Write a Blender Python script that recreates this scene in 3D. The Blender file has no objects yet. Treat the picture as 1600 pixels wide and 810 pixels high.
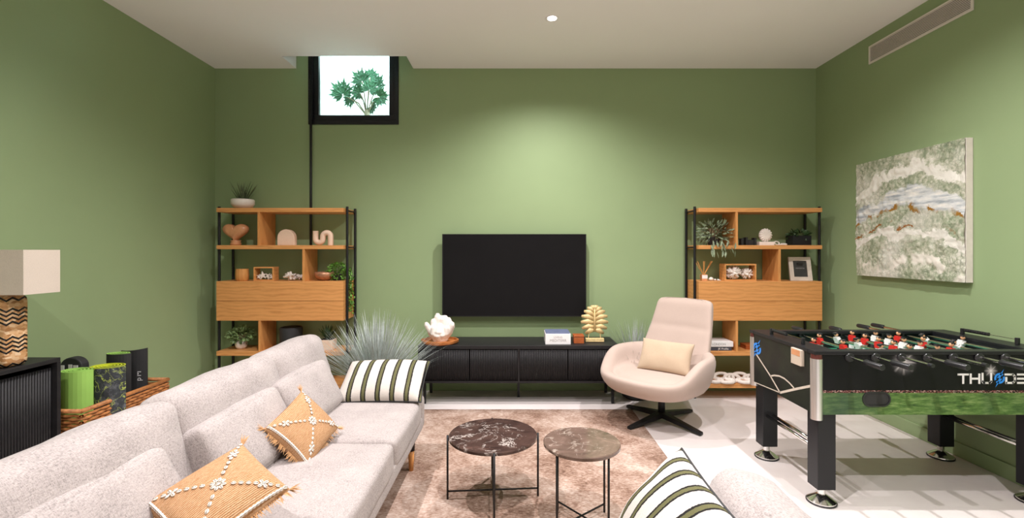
import bpy, bmesh, math, random
from mathutils import Vector, Matrix, Euler, noise
R = math.radians
random.seed(7)
scene = bpy.context.scene
C = scene.collection

# ------------------------------------------------------------------ camera
F, VX, VY, EYE = 730.0, 805.0, 393.0, 1.42
cam_d = bpy.data.cameras.new('camera'); cam = bpy.data.objects.new('camera', cam_d); C.objects.link(cam)
cam.location = (0, 0, EYE); cam.rotation_euler = (R(90), 0, 0)
cam_d.sensor_width = 36; cam_d.lens = 36 * F / 1600
cam_d.shift_x = -5 / 1600; cam_d.shift_y = -12 / 1600
cam_d.clip_start = 0.02
scene.camera = cam

def P(x, y, d):                       # pixel + distance from the camera plane -> point
    return Vector(((x - VX) * d / F, d, EYE - (y - VY) * d / F))
def PX(x, d): return (x - VX) * d / F

# ------------------------------------------------------------------ world and light
scene.view_settings.view_transform = 'Standard'
scene.view_settings.look = 'None'
scene.view_settings.exposure = 0.45
scene.view_settings.gamma = 1.0
scene.view_settings.use_curve_mapping = False
scene.cycles.use_denoising = True
scene.cycles.max_bounces = 10
scene.cycles.diffuse_bounces = 6
scene.cycles.sample_clamp_indirect = 8
w = bpy.data.worlds.new('sky'); scene.world = w; w.use_nodes = True
bg = w.node_tree.nodes['Background']
bg.inputs[0].default_value = (0.70, 0.93, 1.0, 1); bg.inputs[1].default_value = 12.0

XL, XR, YB, YF, H = -3.065, 3.07, 4.77, -2.4, 3.288
LAMP_W = 170.0
# one kind of recessed spotlight; only the first is in the picture, the others stand where the photograph's
# floor shadows (sofa, coffee tables, football table) show that the same ceiling lights go on above the frame; the sofa end one only follows their even spacing
DOWNLIGHTS = [(0.295, 3.74, 'spot_lamp'), (-1.2, 2.62, 'spot_over_sofa_offscreen'), (1.75, 2.62, 'spot_over_game_table_offscreen'),
              (0.3, 1.59, 'spot_over_coffee_tables_offscreen'), (-1.2, .57, 'spot_over_sofa_end_offscreen'), (1.75, .57, 'spot_before_game_table_offscreen')]
LAMP_COL = (1.0, 0.955, 0.965)
WIN = (-2.11, -1.189, 2.714, 3.63)     # high window in the back wall: x0 x1 z0 z1

# ------------------------------------------------------------------ materials
def new_mat(name):
    m = bpy.data.materials.new(name); m.use_nodes = True
    nt = m.node_tree; return m, nt, nt.nodes['Principled BSDF']
def N(nt, t, **k):
    n = nt.nodes.new(t)
    for a, b in k.items():
        if a in ('op',): n.operation = b
        else: setattr(n, a, b)
    return n
def L(nt, a, b): nt.links.new(a, b)
def math_n(nt, op, a, b=None, c=None, clamp=False):
    n = nt.nodes.new('ShaderNodeMath'); n.operation = op; n.use_clamp = clamp
    for i, v in enumerate((a, b, c)):
        if v is None: continue
        if isinstance(v, (int, float)): n.inputs[i].default_value = v
        else: nt.links.new(v, n.inputs[i])
    return n.outputs[0]
def mixc(nt, f, a, b, mode='MIX'):
    n = nt.nodes.new('ShaderNodeMix'); n.data_type = 'RGBA'; n.blend_type = mode
    for s, v in ((n.inputs[0], f), (n.inputs[6], a), (n.inputs[7], b)):
        if isinstance(v, (int, float)): s.default_value = v
        elif isinstance(v, tuple): s.default_value = (*v, 1) if len(v) == 3 else v
        else: nt.links.new(v, s)
    return n.outputs[2]
def coords(nt, scale=(1, 1, 1), kind='Object'):
    tc = N(nt, 'ShaderNodeTexCoord'); mp = N(nt, 'ShaderNodeMapping')
    mp.inputs['Scale'].default_value = scale
    L(nt, tc.outputs[kind], mp.inputs[0]); return mp.outputs[0]
def noise_n(nt, vec, scale, detail=4, rough=.55, dist=0):
    n = N(nt, 'ShaderNodeTexNoise'); L(nt, vec, n.inputs['Vector'])
    n.inputs['Scale'].default_value = scale; n.inputs['Detail'].default_value = detail
    n.inputs['Roughness'].default_value = rough; n.inputs['Distortion'].default_value = dist
    return n.outputs['Fac']
def ramp(nt, f, stops):
    r = N(nt, 'ShaderNodeValToRGB'); e = r.color_ramp.elements
    while len(e) < len(stops): e.new(.5)
    for i, (p, c) in enumerate(stops):
        e[i].position = p; e[i].color = (*c, 1) if isinstance(c, tuple) else (c, c, c, 1)
    L(nt, f, r.inputs[0]); return r.outputs[0]
def bump(nt, b, h, strength=.3, dist=.01):
    n = N(nt, 'ShaderNodeBump'); n.inputs['Strength'].default_value = strength; n.inputs['Distance'].default_value = dist
    L(nt, h, n.inputs['Height']); L(nt, n.outputs[0], b.inputs['Normal'])
def srgb(r, g, b):
    f = lambda c: (c/255/12.92) if c/255 <= .04045 else ((c/255+.055)/1.055)**2.4
    return (f(r), f(g), f(b))

def plain(name, col, rough=.5, metal=0, var=.0, vs=8, bmp=0, bs=60, spec=.5):
    m, nt, b = new_mat(name)
    b.inputs['Roughness'].default_value = rough; b.inputs['Metallic'].default_value = metal
    b.inputs['Specular IOR Level'].default_value = spec
    v = coords(nt)
    nz = noise_n(nt, v, vs, 5)
    k = var if var else .04
    c = ramp(nt, nz, [(.25, tuple(x*(1-k) for x in col)), (.75, tuple(min(1, x*(1+k)) for x in col))])
    L(nt, c, b.inputs['Base Color'])
    if bmp: bump(nt, b, noise_n(nt, v, bs, 4), bmp, .004)
    return m
def fabric(name, col, var=.12, scale=180, bmp=.35, rough=.95, blotch=6):
    m, nt, b = new_mat(name); v = coords(nt)
    b.inputs['Roughness'].default_value = rough; b.inputs['Specular IOR Level'].default_value = .15
    b.inputs['Sheen Weight'].default_value = .15
    wx = N(nt, 'ShaderNodeTexNoise'); L(nt, coords(nt, (1, 3.2, 1)), wx.inputs[0]); wx.inputs['Scale'].default_value = scale
    wy = N(nt, 'ShaderNodeTexNoise'); L(nt, coords(nt, (3.2, 1, 2.6)), wy.inputs[0]); wy.inputs['Scale'].default_value = scale*.8
    s = math_n(nt, 'MULTIPLY', math_n(nt, 'ADD', wx.outputs[0], wy.outputs[0]), .5)
    f = math_n(nt, 'ADD', math_n(nt, 'MULTIPLY', s, .75), math_n(nt, 'MULTIPLY', noise_n(nt, v, blotch, 4), .25))
    c = ramp(nt, f, [(.36, tuple(x*(1-var*1.6) for x in col)), (.5, col), (.64, tuple(min(.95, x*(1+var)) for x in col))])
    L(nt, c, b.inputs['Base Color']); bump(nt, b, s, bmp, .004)
    return m
def oak(name, c0, c1, axis='X'):
    m, nt, b = new_mat(name); b.inputs['Roughness'].default_value = .42; b.inputs['Specular IOR Level'].default_value = .35
    sc = {'X': (1.2, 12, 12), 'Z': (12, 12, 1.2)}[axis]
    v = coords(nt, sc)
    g = noise_n(nt, v, 2.2, 6, .6, 1.6)
    wv = N(nt, 'ShaderNodeTexWave'); wv.bands_direction = 'Z' if axis == 'X' else 'X'
    L(nt, coords(nt, (.35, 1, 1) if axis == 'X' else (1, 1, .35)), wv.inputs[0])
    wv.inputs['Scale'].default_value = 9; wv.inputs['Distortion'].default_value = 7; wv.inputs['Detail'].default_value = 3; wv.inputs['Detail Scale'].default_value = 1.4
    f = math_n(nt, 'ADD', math_n(nt, 'MULTIPLY', g, .8), math_n(nt, 'MULTIPLY', wv.outputs['Fac'], .2))
    L(nt, ramp(nt, f, [(.2, c1), (.52, c0), (.85, tuple(x*1.12 for x in c0))]), b.inputs['Base Color'])
    bump(nt, b, g, .06, .002)
    return m
def marble(name, base, dark, vein, vamt=.5):
    m, nt, b = new_mat(name); b.inputs['Roughness'].default_value = .08
    v = coords(nt)
    n1 = noise_n(nt, v, 6, 8, .65, 1.2)
    c = ramp(nt, n1, [(.3, dark), (.55, base), (.75, tuple(x*1.7 for x in base))])
    ve = noise_n(nt, v, 4.5, 9, .6, 2.2)
    vd = math_n(nt, 'ABSOLUTE', math_n(nt, 'SUBTRACT', ve, .5))
    vm = ramp(nt, vd, [(0.0, 1.0), (.022, 0.0)])
    brk = ramp(nt, noise_n(nt, v, 9, 3), [(.45, 0.0), (.62, 1.0)])
    L(nt, mixc(nt, math_n(nt, 'MULTIPLY', math_n(nt, 'MULTIPLY', vm, brk), vamt), c, vein), b.inputs['Base Color'])
    return m

GREEN = srgb(143, 162, 120)
M = {}
def wallmat():
    m, nt, b = new_mat('green_paint'); b.inputs['Roughness'].default_value = .62; b.inputs['Specular IOR Level'].default_value = .3
    v = coords(nt); f = noise_n(nt, v, 1.3, 3)
    L(nt, ramp(nt, f, [(.3, tuple(x*.97 for x in GREEN)), (.7, tuple(x*1.03 for x in GREEN))]), b.inputs['Base Color'])
    bump(nt, b, noise_n(nt, v, 220, 3), .05, .002); return m
M['wall'] = wallmat()
M['ceil'] = plain('white_ceiling_paint', srgb(244, 240, 240), .8, var=.01, vs=2)
def floormat():
    m, nt, b = new_mat('pale_microcement'); v = coords(nt)
    b.inputs['Roughness'].default_value = .38; b.inputs['Specular IOR Level'].default_value = .35
    f = noise_n(nt, v, 2.2, 7, .6)
    L(nt, ramp(nt, f, [(.3, srgb(218, 207, 204)), (.7, srgb(230, 222, 219))]), b.inputs['Base Color'])
    bump(nt, b, noise_n(nt, v, 30, 4), .03, .003); return m
M['floor'] = floormat()
M['blackmetal'] = plain('black_powder_metal', (.012, .012, .013), .45, .3, var=.1)
M['blackframe'] = plain('black_aluminium', (.012, .013, .016), .35, .4, var=.1)
M['darkwood'] = plain('black_stained_wood', (.016, .015, .016), .5, var=.25, vs=20, bmp=.08, bs=90, spec=.3)
M['screen'] = plain('tv_screen', (.010, .0095, .010), .3, var=.05, spec=.08)
M['oak'] = oak('oiled_oak', srgb(212, 150, 90), srgb(186, 124, 68), 'X')
M['oakv'] = oak('oiled_oak_upright', srgb(208, 146, 86), srgb(182, 118, 64), 'Z')
M['sofa'] = fabric('pale_grey_weave', srgb(162, 153, 150), .24, 120, .6)
M['cream'] = fabric('cream_wool', srgb(184, 165, 154), .05, 260, .15)
M['beige'] = fabric('beige_linen', srgb(188, 166, 142), .07, 220, .2)
M['chrome'] = plain('chrome', (.75, .74, .72), .12, 1)
M['alu'] = plain('brushed_aluminium', (.72, .71, .70), .32, .9, var=.05)
M['black'] = plain('black_laminate', (.013, .013, .015), .4, var=.1, spec=.3)
M['blackmatte'] = plain('black_matte', (.02, .02, .021), .7, var=.1)
M['rubber'] = plain('black_rubber_grip', (.02, .02, .022), .3)
M['white'] = plain('white_print', (.82, .80, .80), .6)
M['whiteceramic'] = plain('white_ceramic', srgb(228, 218, 210), .35, var=.05, vs=30)
M['plaster'] = plain('white_plaster', srgb(232, 222, 214), .85, var=.06, vs=25, bmp=.4, bs=40)
M['pinkstone'] = plain('pale_terracotta', srgb(226, 198, 176), .85, var=.04, vs=60, bmp=.2, bs=120)
M['vasewood'] = plain('polished_wood_vase', srgb(206, 146, 104), .2, var=.2, vs=14)
M['cupwood'] = oak('turned_cup_wood', srgb(206, 146, 84), srgb(176, 112, 58), 'Z')
M['copper'] = plain('hammered_copper', srgb(176, 128, 98), .4, .5, var=.35, vs=45, bmp=.5, bs=50)
M['traywood'] = oak('tray_wood', srgb(200, 128, 72), srgb(168, 92, 44), 'X')
M['gold'] = plain('aged_gold_leaf', srgb(220, 194, 140), .5, .15, var=.25, vs=40)
M['leather'] = plain('tan_box_leather', srgb(164, 84, 36), .5, var=.2, vs=18)
M['soil'] = plain('dark_soil', (.03, .022, .016), .95, var=.3, vs=40)
def leafmat(name, c, k=.4, rough=.5):
    m, nt, b = new_mat(name); b.inputs['Roughness'].default_value = rough
    v = coords(nt)
    L(nt, ramp(nt, noise_n(nt, v, 28, 3), [(.3, tuple(x*(1-k) for x in c)), (.7, tuple(x*(1+k) for x in c))]), b.inputs['Base Color']); return m
M['grass'] = leafmat('blue_fescue', srgb(176, 184, 180), .3)
M['spiky'] = leafmat('dark_spiky_leaf', srgb(84, 96, 66), .4)
M['sage'] = leafmat('sage_leaf', srgb(120, 144, 92), .35)
M['aloe'] = leafmat('deep_green_leaf', srgb(52, 78, 40), .35)
M['fresh'] = leafmat('fresh_green_leaf', srgb(96, 142, 50), .4)
M['varieg'] = leafmat('variegated_leaf', srgb(126, 140, 112), .75)
M['philo'] = leafmat('philodendron_leaf', srgb(42, 96, 64), .5, .6)
M['bark'] = plain('plant_stem', srgb(130, 112, 88), .8, var=.25, vs=30)
M['trunkbark'] = plain('philodendron_bark', srgb(116, 104, 84), .9, var=.25, vs=30)
M['red'] = plain('red_jersey', (.62, .03, .025), .35)
M['pwhite'] = plain('white_jersey', (.75, .74, .72), .35)
M['skin'] = plain('painted_skin', srgb(214, 160, 120), .4)
M['pitch'] = plain('green_playfield', (.03, .24, .13), .4, var=.08)
M['blue'] = plain('blue_print', (.02, .26, .85), .4)
M['matgreen'] = plain('lime_foam', srgb(150, 196, 92), .75, var=.06)
M['matyellow'] = plain('acid_yellow_foam', srgb(196, 206, 40), .7, var=.06)
M['wicker'] = plain('woven_wicker', srgb(172, 112, 62), .6, var=.4, vs=50, bmp=.3, bs=80)
M['label'] = plain('printed_label', srgb(206, 190, 172), .6, var=.05)
M['navy'] = plain('slate_cover', srgb(70, 72, 84), .5, var=.05)
M['cardtext'] = plain('grey_print', srgb(150, 146, 146), .7)
M['paperblue'] = plain('cover_photo_blue', srgb(110, 120, 150), .4, var=.2, vs=12)
M['greywood'] = plain('whitewashed_wood', srgb(206, 194, 180), .7, var=.1, vs=30)
M['photo'] = plain('dark_photo_print', (.035, .035, .033), .25, var=.2)
M['shell'] = plain('cowrie_shell', srgb(234, 226, 214), .35, var=.06, vs=60)
M['slit'] = plain('shell_slit', srgb(120, 100, 84), .8)
M['wellwall'] = plain('light_well_render', srgb(204, 206, 203), .9, var=.1, vs=5)
M['grille'] = plain('white_grille', srgb(222, 216, 208), .5, var=.02)
M['grilleslot'] = plain('grille_slot', (.12, .11, .11), .8)
M['linen'] = fabric('linen_shade', srgb(204, 190, 176), .06, 200, .2)
M['capred'] = plain('dark_red_cap', (.09, .02, .015), .4)
M['fringe'] = plain('jute_fringe', srgb(196, 150, 104), .9, var=.3, vs=60)

def glass_mat():
    m, nt, b = new_mat('window_glass'); nt.nodes.remove(b)
    out = nt.nodes['Material Output']
    t = N(nt, 'ShaderNodeBsdfTransparent'); g = N(nt, 'ShaderNodeBsdfGlossy'); g.inputs['Roughness'].default_value = .02
    t.inputs[0].default_value = (.95, .97, .96, 1)
    fr = N(nt, 'ShaderNodeFresnel'); fr.inputs[0].default_value = 1.45
    mx = N(nt, 'ShaderNodeMixShader'); L(nt, fr.outputs[0], mx.inputs[0]); L(nt, t.outputs[0], mx.inputs[1]); L(nt, g.outputs[0], mx.inputs[2])
    L(nt, mx.outputs[0], out.inputs[0]); return m
M['glass'] = glass_mat()
def emit(name, col, s):
    m, nt, b = new_mat(name)
    b.inputs['Emission Color'].default_value = (*col, 1); b.inputs['Emission Strength'].default_value = s; return m
M['bulb'] = emit('lamp_lens', (1, .97, .92), 12)

def rug_mat():
    m, nt, b = new_mat('distressed_rug'); v = coords(nt)
    b.inputs['Roughness'].default_value = .95; b.inputs['Specular IOR Level'].default_value = .1
    a = noise_n(nt, v, 2.4, 8, .75, .15); f = noise_n(nt, coords(nt, (1, 2.2, 1)), 42, 4, .7)
    s = math_n(nt, 'ADD', math_n(nt, 'MULTIPLY', a, .6), math_n(nt, 'MULTIPLY', f, .4))
    c = ramp(nt, s, [(.38, srgb(104, 78, 66)), (.46, srgb(148, 120, 104)), (.54, srgb(182, 158, 144)), (.62, srgb(204, 186, 174))])
    L(nt, c, b.inputs['Base Color']); bump(nt, b, f, .35, .004); return m
M['rug'] = rug_mat()
def stripe_mat():
    m, nt, b = new_mat('olive_striped_cotton'); b.inputs['Roughness'].default_value = .95; b.inputs['Specular IOR Level'].default_value = .1
    v = coords(nt); sp = N(nt, 'ShaderNodeSeparateXYZ'); L(nt, v, sp.inputs[0])
    nz = noise_n(nt, v, 260, 2)
    x = math_n(nt, 'ADD', sp.outputs[0], math_n(nt, 'MULTIPLY', math_n(nt, 'SUBTRACT', nz, .5), .006))
    fr = math_n(nt, 'FRACT', math_n(nt, 'ADD', math_n(nt, 'DIVIDE', x, .092), 10.5))
    d = math_n(nt, 'ABSOLUTE', math_n(nt, 'SUBTRACT', fr, .5))
    isdark = math_n(nt, 'LESS_THAN', d, .185); isol = math_n(nt, 'LESS_THAN', d, .095)
    c = mixc(nt, isdark, srgb(202, 194, 186), (.022, .021, .02)); c = mixc(nt, isol, c, srgb(100, 98, 68))
    c = mixc(nt, .25, c, ramp(nt, nz, [(.3, .3), (.7, 1.0)]), 'MULTIPLY')
    L(nt, c, b.inputs['Base Color']); bump(nt, b, noise_n(nt, v, 400, 2), .25, .003); return m
M['stripe'] = stripe_mat()
def jute_mat():
    m, nt, b = new_mat('braided_jute'); b.inputs['Roughness'].default_value = .9; b.inputs['Specular IOR Level'].default_value = .15
    wv = N(nt, 'ShaderNodeTexWave'); wv.bands_direction = 'Y'; L(nt, coords(nt), wv.inputs[0])
    wv.inputs['Scale'].default_value = 52; wv.inputs['Distortion'].default_value = 2.2; wv.inputs['Detail'].default_value = 3; wv.inputs['Detail Scale'].default_value = 3
    g = noise_n(nt, coords(nt, (1, 3, 1)), 60, 4, .6)
    s = math_n(nt, 'ADD', math_n(nt, 'MULTIPLY', wv.outputs['Fac'], .45), math_n(nt, 'MULTIPLY', g, .55))
    L(nt, ramp(nt, s, [(.22, srgb(152, 106, 66)), (.5, srgb(184, 142, 104)), (.8, srgb(206, 170, 136))]), b.inputs['Base Color'])
    bump(nt, b, s, .7, .006); return m
M['jute'] = jute_mat()
def chevron_mat():
    m, nt, b = new_mat('chevron_inlay'); b.inputs['Roughness'].default_value = .25
    v = coords(nt); sp = N(nt, 'ShaderNodeSeparateXYZ'); L(nt, v, sp.inputs[0])
    h = math_n(nt, 'ADD', sp.outputs[0], sp.outputs[1])
    tri = math_n(nt, 'ABSOLUTE', math_n(nt, 'SUBTRACT', math_n(nt, 'FRACT', math_n(nt, 'ADD', math_n(nt, 'DIVIDE', h, .062), 20.2)), .5))
    z = math_n(nt, 'ADD', sp.outputs[2], math_n(nt, 'MULTIPLY', tri, .032))
    vo = N(nt, 'ShaderNodeTexVoronoi'); L(nt, coords(nt, (1, 1, 1.6)), vo.inputs[0]); vo.inputs['Scale'].default_value = 42
    base = ramp(nt, vo.outputs['Color'], [(.1, srgb(160, 110, 66)), (.5, srgb(204, 158, 110)), (.9, srgb(226, 196, 160))])
    acc = None
    for z0 in (.02, .095, .118, .141, .164, .245, .268, .291, .314, .372):
        s = math_n(nt, 'LESS_THAN', math_n(nt, 'ABSOLUTE', math_n(nt, 'SUBTRACT', z, z0)), .0055)
        acc = s if acc is None else math_n(nt, 'MAXIMUM', acc, s)
    L(nt, mixc(nt, acc, base, (.015, .013, .013)), b.inputs['Base Color']); return m
M['chevron'] = chevron_mat()
def front_print():
    # stadium print of the game table: grass below, night sky and floodlight stars above (local coordinates: z up from the floor)
    m, nt, b = new_mat('stadium_print'); b.inputs['Roughness'].default_value = .35; b.inputs['Specular IOR Level'].default_value = .2
    v = coords(nt); sp = N(nt, 'ShaderNodeSeparateXYZ'); L(nt, v, sp.inputs[0]); x, z = sp.outputs[0], sp.outputs[2]
    g = noise_n(nt, coords(nt, (4, 4, 18)), 3, 6, .65)
    gr = ramp(nt, g, [(.3, srgb(46, 70, 40)), (.5, srgb(88, 120, 62)), (.7, srgb(136, 158, 100))])
    big = noise_n(nt, coords(nt, (1, 1, .2)), 4, 2)
    gr = mixc(nt, ramp(nt, math_n(nt, 'ADD', big, math_n(nt, 'MULTIPLY', x, .25)), [(.45, .8), (.75, 0.0)]), gr, srgb(58, 78, 64))
    sky = mixc(nt, ramp(nt, noise_n(nt, v, 5, 3), [(.4, 0.0), (.8, .6)]), (.006, .006, .007), (.014, .013, .016))
    crowd = ramp(nt, noise_n(nt, coords(nt, (22, 1, 60)), 3, 2, .8), [(.48, (.012, .012, .014)), (.55, srgb(150, 70, 70)), (.62, srgb(200, 190, 180))])
    sky = mixc(nt, math_n(nt, 'LESS_THAN', z, .650), sky, crowd)
    for (sx, sz, k) in ((.49, .805, .05), (.972, .758, .026)):
        dx = math_n(nt, 'SUBTRACT', x, sx); dz = math_n(nt, 'SUBTRACT', z, sz)
        r2 = math_n(nt, 'ADD', math_n(nt, 'MULTIPLY', dx, dx), math_n(nt, 'MULTIPLY', dz, dz))
        r = math_n(nt, 'SQRT', r2)
        halo = math_n(nt, 'POWER', math_n(nt, 'SUBTRACT', 1, math_n(nt, 'DIVIDE', r, k*1.8), clamp=True), 3.0)
        ang = math_n(nt, 'ARCTAN2', dz, dx)
        ray = math_n(nt, 'POWER', math_n(nt, 'ABSOLUTE', math_n(nt, 'COSINE', math_n(nt, 'MULTIPLY', ang, 4))), 8)
        ray = math_n(nt, 'MULTIPLY', ray, math_n(nt, 'SUBTRACT', 1, math_n(nt, 'DIVIDE', r, k*1.5), clamp=True))
        sky = mixc(nt, math_n(nt, 'MAXIMUM', halo, ray), sky, (.85, .80, .82))
    L(nt, mixc(nt, math_n(nt, 'LESS_THAN', z, .636), sky, gr), b.inputs['Base Color']); return m
M['frontprint'] = front_print()
def end_print():
    m, nt, b = new_mat('night_pitch_print'); b.inputs['Roughness'].default_value = .35; b.inputs['Specular IOR Level'].default_value = .2; v = coords(nt)
    L(nt, ramp(nt, noise_n(nt, v, 6, 6, .7), [(.35, (.010, .011, .011)), (.6, (.016, .022, .014)), (.85, (.05, .075, .03))]), b.inputs['Base Color']); return m
M['endprint'] = end_print()
def paint_mat():
    m, nt, b = new_mat('impasto_paint'); b.inputs['Roughness'].default_value = .6
    v = coords(nt); sp = N(nt, 'ShaderNodeSeparateXYZ'); L(nt, v, sp.inputs[0]); y, z = sp.outputs[1], sp.outputs[2]
    n1 = noise_n(nt, v, 5, 8, .7, .5); n2 = noise_n(nt, v, 34, 5, .7)
    s = math_n(nt, 'ADD', math_n(nt, 'MULTIPLY', n1, .5), math_n(nt, 'MULTIPLY', n2, .5))
    base = ramp(nt, s, [(.36, srgb(112, 126, 100)), (.45, srgb(150, 158, 132)), (.53, srgb(192, 192, 172)), (.62, srgb(222, 218, 206))])
    vo = N(nt, 'ShaderNodeTexVoronoi'); vo.feature = 'DISTANCE_TO_EDGE'; vo.inputs['Scale'].default_value = 26
    vm = N(nt, 'ShaderNodeMapping'); L(nt, v, vm.inputs[0]); va = N(nt, 'ShaderNodeVectorMath'); va.operation = 'ADD'
    nz = N(nt, 'ShaderNodeTexNoise'); nz.inputs['Scale'].default_value = 9; L(nt, v, nz.inputs[0]); sc2 = N(nt, 'ShaderNodeVectorMath'); sc2.operation = 'SCALE'; sc2.inputs['Scale'].default_value = .12; L(nt, nz.outputs['Color'], sc2.inputs[0])
    L(nt, vm.outputs[0], va.inputs[0]); L(nt, sc2.outputs[0], va.inputs[1]); L(nt, va.outputs[0], vo.inputs['Vector'])
    crk = ramp(nt, vo.outputs['Distance'], [(0.0, 1.0), (.12, 0.0)])
    patch = ramp(nt, noise_n(nt, v, 3.5, 3), [(.4, 0.0), (.6, .8)])
    base = mixc(nt, math_n(nt, 'MULTIPLY', crk, patch), base, srgb(112, 124, 100))
    base = mixc(nt, ramp(nt, noise_n(nt, v, 2.2, 3), [(.5, 0.0), (.7, .7)]), base, srgb(218, 214, 204))
    # arching strata: height follows a hump across the canvas
    hump = math_n(nt, 'MULTIPLY', math_n(nt, 'MULTIPLY', y, y), -.55)
    wob = math_n(nt, 'MULTIPLY', math_n(nt, 'SUBTRACT', noise_n(nt, v, 3.0, 7, .7), .5), .36)
    t = math_n(nt, 'SUBTRACT', math_n(nt, 'ADD', z, wob), hump)
    def band(c, wd): return math_n(nt, 'SUBTRACT', 1, math_n(nt, 'DIVIDE', math_n(nt, 'ABSOLUTE', math_n(nt, 'SUBTRACT', t, c)), wd), clamp=True)
    def hard(f): return ramp(nt, f, [(.1, 0.0), (.35, 1.0)])
    c = mixc(nt, hard(band(.34, .05)), base, srgb(230, 226, 216))
    c = mixc(nt, hard(band(.14, .085)), c, ramp(nt, noise_n(nt, coords(nt, (1, 3, 16)), 2, 4), [(.35, srgb(150, 158, 164)), (.5, srgb(204, 206, 206)), (.65, srgb(236, 232, 224))]))
    br = ramp(nt, noise_n(nt, coords(nt, (1, 3, 2)), 2.4, 2), [(.48, 0.0), (.56, 1.0)])
    c = mixc(nt, math_n(nt, 'MULTIPLY', hard(band(.07, .022)), br), c, srgb(150, 106, 34))
    c = mixc(nt, math_n(nt, 'MULTIPLY', hard(band(-.06, .014)), br), c, srgb(146, 92, 36))
    c = mixc(nt, hard(band(-.12, .035)), c, srgb(226, 222, 212))
    c = mixc(nt, math_n(nt, 'MULTIPLY', hard(band(-.34, .05)), br), c, srgb(230, 224, 212))
    L(nt, c, b.inputs['Base Color']); bump(nt, b, s, .8, .012); return m
M['paint'] = paint_mat()
def matprint():
    m, nt, b = new_mat('marbled_mat_print'); b.inputs['Roughness'].default_value = .6; v = coords(nt)
    vd = math_n(nt, 'ABSOLUTE', math_n(nt, 'SUBTRACT', noise_n(nt, v, 9, 5, .5, 1.5), .5))
    c = ramp(nt, noise_n(nt, v, 22, 6, .8), [(.5, srgb(48, 52, 56)), (.75, srgb(128, 132, 136))])
    c = mixc(nt, ramp(nt, vd, [(0.0, 1.0), (.012, 0.0)]), c, srgb(190, 206, 90)); L(nt, c, b.inputs['Base Color']); return m
M['matprint'] = matprint()

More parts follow.
